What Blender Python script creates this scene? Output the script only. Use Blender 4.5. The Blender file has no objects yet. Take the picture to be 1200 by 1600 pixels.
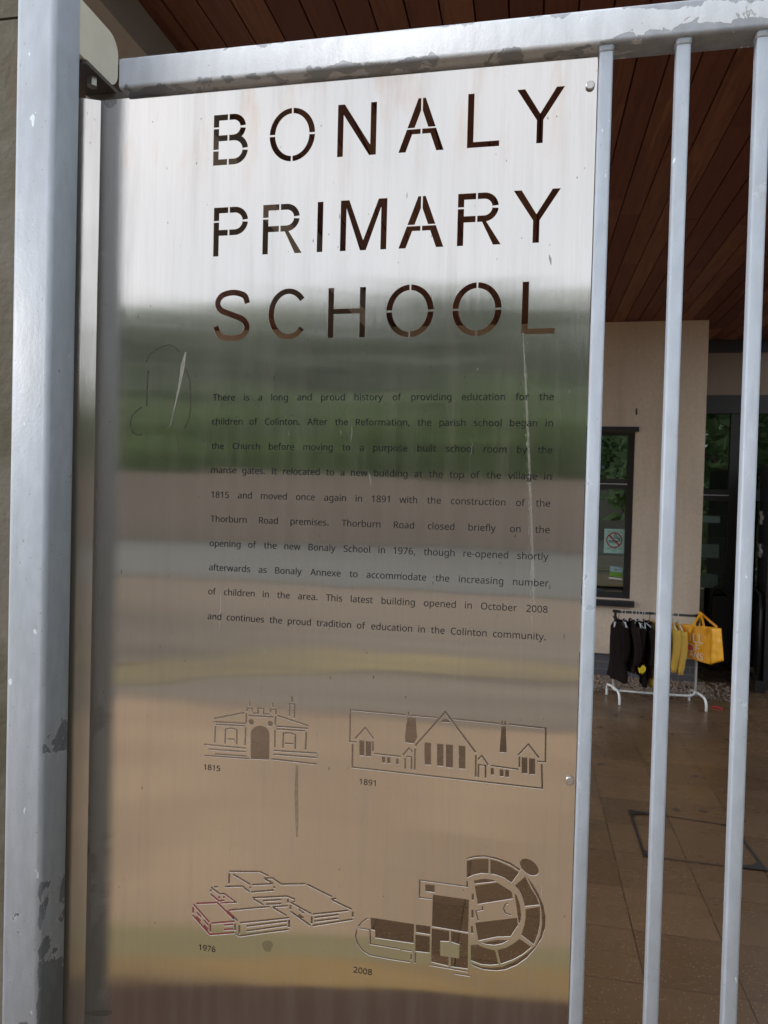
import bpy, bmesh, math, random, os
from mathutils import Vector, Matrix
R = math.radians
random.seed(7)
S = bpy.context.scene
COL = S.collection

# ------------------------------------------------------------------ camera
FPX, CAM = 1130.0, Vector((0.0, -1.15, 1.8))
CM = Matrix(((0.980119, 0.029238, -0.196244), (0.19671, -0.013978, 0.980362), (0.025921, -0.999475, -0.019452)))
cd = bpy.data.cameras.new("camera"); co = bpy.data.objects.new("camera", cd); COL.objects.link(co)
cd.sensor_fit = 'VERTICAL'; cd.sensor_height = 24.0; cd.lens = 24.0 * FPX / 1600.0
cd.clip_start = 0.02; cd.clip_end = 600.0
cd.dof.use_dof = True; cd.dof.focus_distance = 1.17; cd.dof.aperture_fstop = 11.0
mw = (CM @ Matrix.Diagonal((1, -1, -1))).to_4x4(); mw.translation = CAM; co.matrix_world = mw
S.camera = co

def ray(px, py):
    return CM @ Vector(((px - 600) / FPX, (py - 800) / FPX, 1.0))
def P(px, py, Y=0.0):
    d = ray(px, py); return CAM + d * ((Y - CAM.y) / d.y)
def PZ(px, py, Z=0.0):
    d = ray(px, py); return CAM + d * ((Z - CAM.z) / d.z)

# ------------------------------------------------------------------ world, sun, exposure
w = bpy.data.worlds.new("World"); S.world = w; w.use_nodes = True
nt = w.node_tree; nt.nodes.clear()
def wn(t): return nt.nodes.new(t)
sky = wn('ShaderNodeTexSky'); sky.sky_type = 'NISHITA'; sky.sun_disc = False
SUN_EL, SUN_ROT = R(34), R(245)
sky.sun_elevation = SUN_EL; sky.sun_rotation = SUN_ROT; sky.air_density = 1.0; sky.dust_density = 2.0
tc = wn('ShaderNodeTexCoord'); ns = wn('ShaderNodeTexNoise')
ns.inputs['Scale'].default_value = 2.2; ns.inputs['Detail'].default_value = 5
nt.links.new(tc.outputs['Generated'], ns.inputs['Vector'])
rp = wn('ShaderNodeValToRGB'); rp.color_ramp.elements[0].position = .3; rp.color_ramp.elements[1].position = .7
rp.color_ramp.elements[0].color = (7.4, 7.9, 8.8, 1); rp.color_ramp.elements[1].color = (9.8, 10.1, 10.8, 1)
nt.links.new(ns.outputs['Fac'], rp.inputs['Fac'])
mx = wn('ShaderNodeMixRGB'); mx.inputs['Fac'].default_value = .86        # cloud cover over the clear sky
nt.links.new(sky.outputs['Color'], mx.inputs['Color1']); nt.links.new(rp.outputs['Color'], mx.inputs['Color2'])
bg = wn('ShaderNodeBackground'); bg.inputs['Strength'].default_value = .1
out = wn('ShaderNodeOutputWorld')
nt.links.new(mx.outputs['Color'], bg.inputs['Color']); nt.links.new(bg.outputs['Background'], out.inputs['Surface'])
sl = bpy.data.lights.new("sun", 'SUN'); sl.energy = 1.0; sl.angle = R(18); sl.color = (1, .96, .9)
so = bpy.data.objects.new("sun", sl); COL.objects.link(so); so.location = (-4, -8, 12)
so.rotation_euler = (R(56), 0, R(-65))
S.view_settings.view_transform = 'Standard'; S.view_settings.look = 'None'
S.view_settings.exposure = 1.0; S.view_settings.gamma = 1.0; S.view_settings.use_curve_mapping = False
S.render.engine = 'CYCLES'
S.cycles.use_denoising = True
S.cycles.max_bounces = 8; S.cycles.transparent_max_bounces = 12
S.cycles.caustics_reflective = False; S.cycles.caustics_refractive = False

# ------------------------------------------------------------------ materials
class N:
    def __init__(s, name):
        s.m = bpy.data.materials.new(name); s.m.use_nodes = True
        s.t = s.m.node_tree; s.t.nodes.clear()
        s.o = s.t.nodes.new('ShaderNodeOutputMaterial')
        s.pos = s.t.nodes.new('ShaderNodeNewGeometry').outputs['Position']
    def n(s, typ, **kw):
        nd = s.t.nodes.new(typ)
        for k, v in kw.items(): setattr(nd, k, v)
        return nd
    def set(s, sock, v):
        if hasattr(v, 'is_output'): s.t.links.new(v, sock)
        elif isinstance(v, (tuple, list)) and sock.type == 'RGBA' and len(v) == 3: sock.default_value = (*v, 1)
        else: sock.default_value = v
    def map(s, scale=(1, 1, 1), loc=(0, 0, 0), vec=None, rot=(0, 0, 0)):
        nd = s.n('ShaderNodeMapping'); s.set(nd.inputs['Vector'], vec or s.pos)
        nd.inputs['Scale'].default_value = scale; nd.inputs['Location'].default_value = loc; nd.inputs['Rotation'].default_value = rot
        return nd.outputs[0]
    def noise(s, scale, detail=4, vec=None, rough=.55, dist=0):
        nd = s.n('ShaderNodeTexNoise'); s.set(nd.inputs['Vector'], vec or s.pos)
        nd.inputs['Scale'].default_value = scale; nd.inputs['Detail'].default_value = detail
        nd.inputs['Roughness'].default_value = rough; nd.inputs['Distortion'].default_value = dist
        return nd.outputs['Fac']
    def ramp(s, fac, stops):
        nd = s.n('ShaderNodeValToRGB'); s.set(nd.inputs[0], fac); e = nd.color_ramp.elements
        while len(e) < len(stops): e.new(.5)
        for el, (p, c) in zip(e, stops):
            el.position = p; el.color = (c, c, c, 1) if isinstance(c, (int, float)) else (*c, 1)
        return nd.outputs[0]
    def math(s, op, a, b=0.0, c=0.0, clamp=False):
        nd = s.n('ShaderNodeMath', operation=op); nd.use_clamp = clamp
        s.set(nd.inputs[0], a); s.set(nd.inputs[1], b); s.set(nd.inputs[2], c); return nd.outputs[0]
    def mix(s, f, a, b, mode='MIX'):
        nd = s.n('ShaderNodeMixRGB', blend_type=mode)
        s.set(nd.inputs[0], f); s.set(nd.inputs[1], a); s.set(nd.inputs[2], b); return nd.outputs[0]
    def sep(s, v=None):
        nd = s.n('ShaderNodeSeparateXYZ'); s.set(nd.inputs[0], v or s.pos); return nd.outputs
    def bump(s, h, strength=.3, dist=.002, normal=None):
        nd = s.n('ShaderNodeBump'); s.set(nd.inputs['Height'], h); nd.inputs['Strength'].default_value = strength
        nd.inputs['Distance'].default_value = dist
        if normal is not None: s.set(nd.inputs['Normal'], normal)
        return nd.outputs[0]
    def bsdf(s, **kw):
        nd = s.n('ShaderNodeBsdfPrincipled')
        for k, v in kw.items(): s.set(nd.inputs[k.replace('_', ' ')], v)
        return nd
    def done(s, shader):
        s.t.links.new(shader if hasattr(shader, 'is_output') else shader.outputs[0], s.o.inputs['Surface']); return s.m

def plain(name, col, rough=.5, metal=0.0, var=.15, scale=20, bump=.0, spec=.5, bscale=60, bdist=.002):
    m = N(name); f = m.noise(scale)
    c = m.mix(f, tuple(x * (1 - var) for x in col), tuple(min(1, x * (1 + var)) for x in col))
    kw = dict(Base_Color=c, Roughness=rough, Metallic=metal, Specular_IOR_Level=spec)
    if bump: kw['Normal'] = m.bump(m.noise(bscale, 5), bump, bdist)
    return m.done(m.bsdf(**kw))

def steel_mat():
    m = N('brushed_steel')
    x, y, z = m.sep()[:3]
    # mottled, slightly dirty brushed sheet; grain upright
    grain = m.noise(1.0, 3, m.map((260, 60, 5)))
    fineg = m.noise(1.0, 2, m.map((2600, 300, 9)))
    drip = m.noise(1.0, 5, m.map((34, 10, 2.2)))
    blot = m.noise(5.0, 4)
    rust = m.math('MULTIPLY', m.ramp(m.noise(1, 4, m.map((22, 8, 5), (3, 1, 2))), [(.52, 0.), (.78, 1.)]),
                  m.ramp(z, [(.0, 0.), (1., 1.)]))
    topm = m.n('ShaderNodeMapRange'); m.set(topm.inputs['Value'], z)
    topm.inputs['From Min'].default_value = 2.28; topm.inputs['From Max'].default_value = 2.48
    rust = m.math('MULTIPLY', rust, topm.outputs[0], clamp=True)
    base = m.mix(grain, (.475, .448, .412), (.525, .498, .462))
    base = m.mix(m.ramp(drip, [(.55, 0.), (.8, .22)]), base, (.33, .305, .275))
    base = m.mix(m.math('MULTIPLY', rust, .55), base, (.55, .36, .22))
    sp = m.ramp(m.noise(1, 2, m.map((130, 60, 75), (5, 0, 3))), [(.725, 0.), (.745, .7)])
    base = m.mix(sp, base, (.16, .14, .12))
    nrm = m.bump(m.noise(1, 2, m.map((2.2, 1, 5.5))), .15, .004)
    nrm = m.bump(fineg, .10, .0004, nrm)
    nrm = m.bump(grain, .02, .0006, nrm)
    comb = m.n('ShaderNodeCombineXYZ'); comb.inputs[0].default_value = 1.0
    rgh = m.math('MULTIPLY_ADD', blot, .02, .065)
    b1 = m.bsdf(Base_Color=base, Metallic=1.0, Roughness=rgh, Anisotropic=.97, Tangent=comb.outputs[0], Normal=nrm)
    dirt_dull_c = m.mix(rust, (.26, .235, .205), (.22, .14, .08))
    b2 = m.bsdf(Base_Color=dirt_dull_c, Roughness=.8)
    mg = m.n('ShaderNodeMapRange'); m.set(mg.inputs['Value'], m.math('MULTIPLY_ADD', blot, .05, x))
    for k_, v_ in zip(('From Min', 'From Max', 'To Min', 'To Max'), (-.745, -.665, .62, .0)): mg.inputs[k_].default_value = v_
    mz = m.n('ShaderNodeMapRange'); m.set(mz.inputs['Value'], m.math('MULTIPLY_ADD', blot, .3, z))
    for k_, v_ in zip(('From Min', 'From Max', 'To Min', 'To Max'), (2.05, 2.45, 1., .12)): mz.inputs[k_].default_value = v_
    dulling = m.math('MULTIPLY', mg.outputs[0], mz.outputs[0])  # duller and browner towards the left edge, weaker higher up
    dirt_dull_c = m.mix(m.math('MULTIPLY', dulling, 1.4, clamp=True), dirt_dull_c, (.135, .115, .09))
    b2.inputs['Base Color'].default_value = (0, 0, 0, 1); m.set(b2.inputs['Base Color'], dirt_dull_c)
    mixs = m.n('ShaderNodeMixShader')
    f = m.math('MULTIPLY_ADD', m.ramp(drip, [(.45, 0.), (.85, 1.)]), .17, .035)
    f = m.math('ADD', f, m.math('MULTIPLY', rust, .28), clamp=True)
    f = m.math('ADD', f, dulling, clamp=True)
    m.set(mixs.inputs[0], f); m.t.links.new(b1.outputs[0], mixs.inputs[1]); m.t.links.new(b2.outputs[0], mixs.inputs[2])
    return m.done(mixs)

def paint_mat(name, axis, lo, hi, b_lo, b_hi, scale=16, grimy=.45, centre=None, col=(.60, .64, .70), under=(.33, .35, .39), seed=0.0, extra=None):
    """light grey paint, flaking off to the darker coat below; bias along an axis says where it flakes"""
    m = N(name)
    xyz = m.sep()
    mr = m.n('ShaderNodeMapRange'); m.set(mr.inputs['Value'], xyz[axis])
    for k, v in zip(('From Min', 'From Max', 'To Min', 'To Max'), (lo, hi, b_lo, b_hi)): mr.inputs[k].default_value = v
    if centre is not None: m.set(mr.inputs['Value'], m.math('ABSOLUTE', m.math('SUBTRACT', xyz[axis], centre)))  # used on the rail, where it also paints the shaded underside dark
    big = m.noise(scale, 6, m.map(loc=(seed, seed * 2, seed * 3)), .62, .4)
    v = m.math('ADD', big, mr.outputs[0])
    if extra:
        ax2, l2, h2, bl, bh = extra
        mr2 = m.n('ShaderNodeMapRange'); m.set(mr2.inputs['Value'], xyz[ax2])
        for k, vv in zip(('From Min', 'From Max', 'To Min', 'To Max'), (l2, h2, bl, bh)): mr2.inputs[k].default_value = vv
        v = m.math('ADD', v, mr2.outputs[0])
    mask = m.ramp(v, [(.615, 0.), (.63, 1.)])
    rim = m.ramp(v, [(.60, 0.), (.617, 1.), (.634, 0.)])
    streak = m.noise(1, 4, m.map((70, 70, 9), (seed, 0, 0)))
    cloud = m.noise(7, 3)
    c = m.mix(streak, tuple(k * .84 for k in col), tuple(k * 1.10 for k in col))
    dulling = m.ramp(m.noise(1, 5, m.map((45, 45, 5), (seed, 2, 0))), [(.52, 0.), (.75, grimy)])
    c = m.mix(dulling, c, (.24, .23, .21))
    c = m.mix(m.ramp(cloud, [(.35, 0.), (.7, .4)]), c, tuple(k * .82 for k in col))
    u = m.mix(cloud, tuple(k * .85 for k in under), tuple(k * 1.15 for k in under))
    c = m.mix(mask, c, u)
    c = m.mix(m.math('MULTIPLY', rim, .35), c, (.72, .74, .76))
    speck = m.ramp(m.noise(150, 2, m.map(loc=(seed, 3, 1))), [(.70, 0.), (.73, .8)])
    c = m.mix(speck, c, (.22, .22, .22))
    mott = m.noise(55, 4, m.map((1, 1, .45), (seed, 1, 5)))
    c = m.mix(m.ramp(mott, [(.40, .0), (.62, .32)]), c, tuple(k * .70 for k in col))
    chip = m.ramp(m.noise(1, 3, m.map((60, 60, 24), (seed, 8, 2))), [(.715, 0.), (.73, .75)])
    c = m.mix(chip, c, tuple(min(.8, k * 1.75) for k in col))
    h = m.math('MULTIPLY_ADD', mask, -.5, m.math('MULTIPLY', m.noise(190, 4), .35))
    h = m.math('ADD', h, m.math('MULTIPLY_ADD', streak, .25, m.math('MULTIPLY', mott, .8)))
    return m.done(m.bsdf(Base_Color=c, Roughness=.42, Normal=m.bump(h, .55, .0016), Specular_IOR_Level=.45))

def wood_mat():
    m = N('soffit_boards'); x, y, z = m.sep()[:3]
    wid = .13
    bi = m.math('FLOOR', m.math('DIVIDE', x, wid))
    wnz = m.n('ShaderNodeTexWhiteNoise', noise_dimensions='1D'); m.set(wnz.inputs['W'], bi)
    seg = m.math('FLOOR', m.math('MULTIPLY_ADD', wnz.outputs['Value'], 2.7, m.math('DIVIDE', y, 1.9)))
    wn2 = m.n('ShaderNodeTexWhiteNoise', noise_dimensions='2D')
    cb = m.n('ShaderNodeCombineXYZ'); m.set(cb.inputs[0], bi); m.set(cb.inputs[1], seg); m.set(wn2.inputs['Vector'], cb.outputs[0])
    off = m.n('ShaderNodeVectorMath', operation='ADD'); m.set(off.inputs[0], m.pos)
    cb2 = m.n('ShaderNodeCombineXYZ'); m.set(cb2.inputs[1], m.math('MULTIPLY', wn2.outputs['Value'], 40)); m.set(off.inputs[1], cb2.outputs[0])
    g = m.noise(1, 6, m.map((26, 1.6, 26), vec=off.outputs[0]), .6, 1.2)
    c = m.ramp(wn2.outputs['Value'], [(.0, (.105, .030, .020)), (.35, (.165, .050, .031)), (.7, (.205, .075, .043)), (1., (.31, .14, .075))])
    c = m.mix(m.ramp(g, [(.35, 0.), (.7, .65)]), c, (.10, .028, .019))
    kn = m.ramp(m.noise(1, 2, m.map((7, 2.4, 7), vec=off.outputs[0])), [(.71, 0.), (.76, .8)])
    c = m.mix(kn, c, (.06, .022, .014))
    pale = m.ramp(m.noise(1, 3, m.map((16, .7, 10), (4, 2, 0), vec=off.outputs[0])), [(.74, 0.), (.76, .6)])
    c = m.mix(pale, c, (.33, .17, .085))
    return m.done(m.bsdf(Base_Color=c, Roughness=.62, Normal=m.bump(g, .3, .002)))

def paving_mat(name, c1, c2, joint, gx, gy, ox, oy, rough=(.14, .42), speck=.38):
    m = N(name); x, y, z = m.sep()[:3]
    def line(v, g, o, wd):
        f = m.math('FRACT', m.math('DIVIDE', m.math('SUBTRACT', v, o), g))
        d = m.math('ABSOLUTE', m.math('SUBTRACT', f, .5))
        return m.math('GREATER_THAN', d, .5 - wd / g)
    lx = line(x, gx, ox, .003); ly = m.math('MULTIPLY', line(y, gy, oy, .0035), .55)
    jn = m.math('MULTIPLY', m.math('MAXIMUM', lx, ly), m.ramp(m.noise(6, 3), [(.3, .45), (.6, 1.)]))
    cell = m.n('ShaderNodeTexWhiteNoise', noise_dimensions='2D'); cb = m.n('ShaderNodeCombineXYZ')
    m.set(cb.inputs[0], m.math('FLOOR', m.math('DIVIDE', m.math('SUBTRACT', x, ox), gx)))
    m.set(cb.inputs[1], m.math('FLOOR', m.math('DIVIDE', m.math('SUBTRACT', y, oy), gy))); m.set(cell.inputs['Vector'], cb.outputs[0])
    big = m.noise(1.3, 5, m.map((1, 2.2, 1)))
    c = m.mix(big, c1, c2)
    c = m.mix(m.math('MULTIPLY', cell.outputs['Value'], .55), c, tuple(k * .62 for k in c1))
    fine = m.noise(240, 3)
    c = m.mix(m.ramp(fine, [(.35, .35), (.6, 0.)]), c, tuple(k * .5 for k in c1))
    vo = m.n('ShaderNodeTexVoronoi'); vo.inputs['Scale'].default_value = 120; m.set(vo.inputs['Vector'], m.pos)
    cellr = m.n('ShaderNodeSeparateColor'); m.set(cellr.inputs[0], vo.outputs['Color'])
    chip = m.math('MULTIPLY', m.math('LESS_THAN', vo.outputs['Distance'], .22), m.math('GREATER_THAN', cellr.outputs[0], .78))
    c = m.mix(m.math('MULTIPLY', chip, speck), c, (.60, .51, .40))
    drk = m.math('MULTIPLY', m.math('LESS_THAN', vo.outputs['Distance'], .3), m.math('LESS_THAN', cellr.outputs[0], .06))
    c = m.mix(m.math('MULTIPLY', drk, speck), c, (.03, .02, .015))
    c = m.mix(jn, c, joint)
    wet = m.ramp(m.noise(2.2, 5, m.map((1, 1.8, 1), (7, 0, 0))), [(.2, rough[0]), (.8, rough[1])])
    h = m.math('SUBTRACT', m.math('MULTIPLY', fine, .6), m.math('MULTIPLY', jn, 1.2))
    return m.done(m.bsdf(Base_Color=c, Roughness=wet, Normal=m.bump(h, .35, .003), Specular_IOR_Level=.5))

def glass_mat():
    m = N('window_glass')
    tr = m.n('ShaderNodeBsdfTransparent'); tr.inputs[0].default_value = (.42, .55, .52, 1)
    gl = m.n('ShaderNodeBsdfGlossy'); gl.inputs['Roughness'].default_value = .0; gl.inputs[0].default_value = (.95, 1, .98, 1)
    fr = m.n('ShaderNodeFresnel'); fr.inputs['IOR'].default_value = 1.65
    f = m.math('MULTIPLY_ADD', fr.outputs[0], 1.3, .03, clamp=True)
    mixs = m.n('ShaderNodeMixShader'); m.set(mixs.inputs[0], f)
    m.t.links.new(tr.outputs[0], mixs.inputs[1]); m.t.links.new(gl.outputs[0], mixs.inputs[2])
    return m.done(mixs)

def leaf_mat(name, a, b):
    m = N(name); info = m.n('ShaderNodeObjectInfo')
    c = m.mix(m.noise(1.1, 3), a, b)
    b = m.bsdf(Base_Color=c, Roughness=.6); t = m.n('ShaderNodeBsdfTranslucent'); m.set(t.inputs[0], c)
    mx_ = m.n('ShaderNodeMixShader'); mx_.inputs[0].default_value = .5
    m.t.links.new(b.outputs[0], mx_.inputs[1]); m.t.links.new(t.outputs[0], mx_.inputs[2]); return m.done(mx_)

def stone_mat():
    m = N('rubble_stone')
    c = m.mix(m.noise(5, 5), (.10, .088, .068), (.16, .145, .115))
    c = m.mix(m.ramp(m.noise(3.1, 4, m.map(loc=(3, 2, 1))), [(.48, 0.), (.62, .75)]), c, (.055, .05, .022))
    c = m.mix(m.ramp(m.noise(9, 4, m.map(loc=(9, 2, 1))), [(.6, 0.), (.7, .6)]), c, (.10, .075, .045))
    return m.done(m.bsdf(Base_Color=c, Roughness=.85, Normal=m.bump(m.noise(45, 6), .5, .006)))

def brick_mat():
    m = N('dark_brick'); x, y, z = m.sep()[:3]
    cb = m.n('ShaderNodeCombineXYZ'); m.set(cb.inputs[0], m.math('ADD', x, y)); m.set(cb.inputs[1], z)
    b = m.n('ShaderNodeTexBrick'); m.set(b.inputs['Vector'], cb.outputs[0])
    b.inputs['Scale'].default_value = 1; b.inputs['Brick Width'].default_value = .225; b.inputs['Row Height'].default_value = .078
    b.inputs['Mortar Size'].default_value = .005
    b.inputs['Color1'].default_value = (.055, .055, .07, 1); b.inputs['Color2'].default_value = (.09, .088, .10, 1); b.inputs['Mortar'].default_value = (.14, .13, .12, 1)
    return m.done(m.bsdf(Base_Color=b.outputs['Color'], Roughness=.6, Normal=m.bump(b.outputs['Fac'], .4, -.004)))

def banded(name, col):
    m = N(name); f = m.noise(1, 4, m.map((.06, 1.1, 1)), .6); g = m.noise(3, 4)
    c = m.mix(m.ramp(f, [(.35, 0.), (.65, 1.)]), tuple(k * .74 for k in col), tuple(k * 1.2 for k in col)); c = m.mix(m.math('MULTIPLY', g, .25), c, (.10, .095, .09))
    return m.done(m.bsdf(Base_Color=c, Roughness=.9, Specular_IOR_Level=.15))

def worn(name, a, b):
    m = N(name); f = m.noise(1, 5, m.map((.5, 2.4, 1)), .65)
    return m.done(m.bsdf(Base_Color=m.mix(m.ramp(f, [(.34, 0.), (.62, 1.)]), b, a), Roughness=.9, Specular_IOR_Level=.15))

M = {}
M['steel'] = steel_mat()
M['cut_edge'] = plain('laser_cut_edge', (.62, .60, .58), .45, var=.1, scale=200)
M['engrave'] = plain('engraved_fill', (.012, .012, .016), .85, var=.2, scale=60, spec=.1)
M['rail'] = paint_mat('flaking_shaded_rail_paint', 2, .010, .0262, -.11, .125, 17, seed=1.3, grimy=.12, centre=2.5125, col=(.63, .68, .755), under=(.28, .31, .36), extra=(0, .08, .20, .0, .20))  # flakes at both edges; the underside ones stand in for its shade
M['post'] = paint_mat('flaking_post_paint', 2, .9, 1.9,   .07, -.20, 11, seed=4.1, grimy=.3, col=(.395, .435, .495), under=(.14, .16, .19), extra=(0, -.775, -.7706, -.07, .10))
M['bar'] = paint_mat('bar_paint', 2, 0, 3, -.055, -.055, 17, seed=7.7, grimy=.35, col=(.375, .42, .485), under=(.30, .345, .42))
M['steelbolt'] = plain('dull_bolt_steel', (.42, .40, .38), .38, metal=.85, scale=120)
M['nylon'] = plain('white_nylon', (.70, .68, .58), .4, scale=25, var=.12)
M['plate'] = plain('bracket_steel', (.10, .09, .08), .6, scale=40, var=.3, bump=.2)
M['wood'] = wood_mat()
M['gap'] = plain('roof_void', (.012, .009, .008), .9)
M['beam'] = plain('beam_steel', (.36, .35, .35), .5, scale=6, var=.2)
M['beamrust'] = plain('beam_brown', (.085, .06, .052), .7, scale=6, var=.2)
M['yard'] = paving_mat('wet_yard_paving', (.088, .052, .027), (.160, .096, .052), (.03, .019, .012), .356, .352, .482, 1.68)
M['pave'] = paving_mat('street_paving', (.41, .285, .178), (.49, .35, .225), (.2, .14, .09), .6, .45, 0, 0, rough=(.75, .9), speck=.2)
M['asphalt'] = banded('asphalt', (.255, .21, .165))
M['dark_ground'] = plain('dark_ground', (.088, .055, .040), .9, scale=3, var=.25, spec=.15)
M['farroad'] = plain('pale_asphalt', (.17, .168, .155), .9, scale=.35, var=.25, spec=.15)
M['yellow'] = worn('worn_yellow_paint', (.35, .285, .15), (.20, .165, .125))
M['golden'] = worn('ochre_kerb_paint', (.37, .245, .095), (.24, .17, .10))
M['mossy'] = plain('mossy_kerb_stone', (.27, .225, .12), .9, scale=5, var=.25, spec=.15)
M['kerb'] = plain('kerb_stone', (.23, .185, .145), .9, scale=6, var=.2, spec=.15)
M['dirt'] = plain('soil', (.08, .065, .045), .9, scale=1.5, var=.35)
def wall_mat():
    m = N('beige_render'); x, y, z = m.sep()[:3]
    c = m.mix(m.noise(2.2, 6), (.66, .54, .43), (.80, .665, .54)); c = m.mix(m.ramp(m.noise(28, 5), [(.4, .25), (.65, 0.)]), c, (.50, .41, .33))
    st_ = m.ramp(m.noise(1, 5, m.map((5, 5, .5))), [(.5, 0.), (.75, .35)]); c = m.mix(st_, c, (.46, .36, .28))
    lo_ = m.ramp(m.math('MULTIPLY_ADD', m.noise(6, 4), .5, z), [(.35, .55), (.75, 0.)]); c = m.mix(lo_, c, (.30, .25, .19))
    return m.done(m.bsdf(Base_Color=c, Roughness=.88, Normal=m.bump(m.noise(180, 5), .3, .002)))
M['render'] = wall_mat()
M['brick'] = brick_mat()
M['frame'] = plain('dark_window_frame', (.030, .028, .032), .35, scale=9, var=.15)
M['door'] = plain('black_door_paint', (.022, .020, .024), .3, scale=9, var=.15)
M['bulkhead'] = plain('brown_bulkhead', (.20, .145, .115), .8, scale=5, var=.1)
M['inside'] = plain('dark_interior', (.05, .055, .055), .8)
M['blind'] = plain('slatted_blind', (.50, .46, .38), .7, scale=30, var=.2)
M['white_panel'] = plain('white_laminate', (.75, .78, .76), .5)
M['glass'] = glass_mat()
M['reflection_tone'] = plain('painted_street_reflection', (.20, .30, .28), .6, scale=9, var=.25)
M['hinge'] = plain('satin_hinge', (.85, .85, .86), .45)
M['paper'] = plain('pale_green_paper', (.40, .64, .58), .8, var=.04)
M['ink'] = plain('black_ink', (.02, .02, .025), .7)
M['red_ink'] = plain('red_ink', (.33, .03, .05), .7)
M['leaf_sky'] = plain('poster_blue', (.32, .48, .52), .8, scale=60, var=.3)
M['leaf_green'] = plain('poster_green', (.16, .36, .04), .8, scale=60, var=.4)
M['white_tube'] = plain('white_powder_coat', (.74, .77, .78), .35, scale=15, var=.08)
M['black'] = plain('black_plastic', (.018, .018, .02), .4)
M['wire'] = plain('clear_plastic_hanger', (.62, .64, .68), .3)
M['cloth_dark'] = plain('dark_brown_cloth', (.013, .009, .009), .95, scale=60, var=.25, spec=.1, bump=.3, bscale=40, bdist=.006)
M['cloth_plum'] = plain('plum_brown_cloth', (.022, .014, .014), .95, scale=60, var=.25, spec=.1, bump=.3, bscale=40, bdist=.006)
M['cloth_yellow'] = plain('yellow_cloth', (.62, .40, .085), .95, scale=40, var=.12, spec=.1, bump=.3, bscale=40, bdist=.006)
M['cloth_bright'] = plain('bright_yellow_cloth', (.74, .55, .02), .9, scale=40, var=.1)
M['bag'] = plain('amber_woven_plastic', (.92, .42, .006), .42, scale=14, var=.12, bump=.55, bscale=26, bdist=.012)
M['bag_print'] = plain('white_bag_print', (.82, .76, .66), .6)
M['pink'] = plain('pink_bag_print', (.66, .10, .085), .6, scale=120, var=.5)
M['stone'] = stone_mat()
M['farwall'] = plain('pinkish_sandstone', (.29, .24, .195), .9, scale=.7, var=.35)
M['bark'] = plain('tree_bark', (.10, .08, .06), .9, scale=6, var=.3, bump=.5, bscale=20, bdist=.02)
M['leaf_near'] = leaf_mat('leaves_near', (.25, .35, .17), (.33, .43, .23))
M['leaf_far'] = leaf_mat('leaves_far_hazed', (.40, .45, .36), (.48, .52, .44))  # paled to carry distance haze in the leaf colour
M['gravel'] = plain('gravel_stones', (.19, .145, .115), .8, scale=45, var=.6)
M['iron'] = plain('black_cover_frame', (.012, .011, .010), .5, scale=40, var=.4)
M['redpaint'] = plain('red_floor_paint', (.15, .020, .014), .7)
M['red'] = plain('red_webbing', (.5, .02, .03), .6)
def film(name, col, alpha):
    m = N(name); f = m.noise(160, 3)
    return m.done(m.bsdf(Base_Color=col, Roughness=.7, Alpha=m.math('MULTIPLY', m.ramp(f, [(.3, .5), (.6, 1.)]), alpha)))
M['scratch'] = film('pale_scratch', (.60, .59, .55), .24)
M['smudge'] = film('dark_smudge', (.06, .05, .035), .26)
M['stain'] = film('dark_stain', (.06, .052, .04), .5)
M['litter'] = plain('dead_leaf_brown', (.05, .03, .018), .8)

# ------------------------------------------------------------------ mesh helpers
def link(name, me, mats, parent=None):
    for m in (mats if isinstance(mats, (list, tuple)) else [mats]): me.materials.append(M[m] if isinstance(m, str) else m)
    o = bpy.data.objects.new(name, me); COL.objects.link(o)
    if parent is not None:
        o.parent = parent; o.location = -parent.location if parent.parent is None else (-parent.location - parent.parent.location)
    return o
def tag(o, label=None, cat=None, group=None, kind=None):
    if label: o['label'] = label
    if cat: o['category'] = cat
    if group: o['group'] = group
    if kind: o['kind'] = kind
    return o
def empty(name, loc, label, cat, group=None):
    o = bpy.data.objects.new(name, None); COL.objects.link(o); o.location = loc; o.empty_display_size = .1
    return tag(o, label, cat, group)

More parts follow.
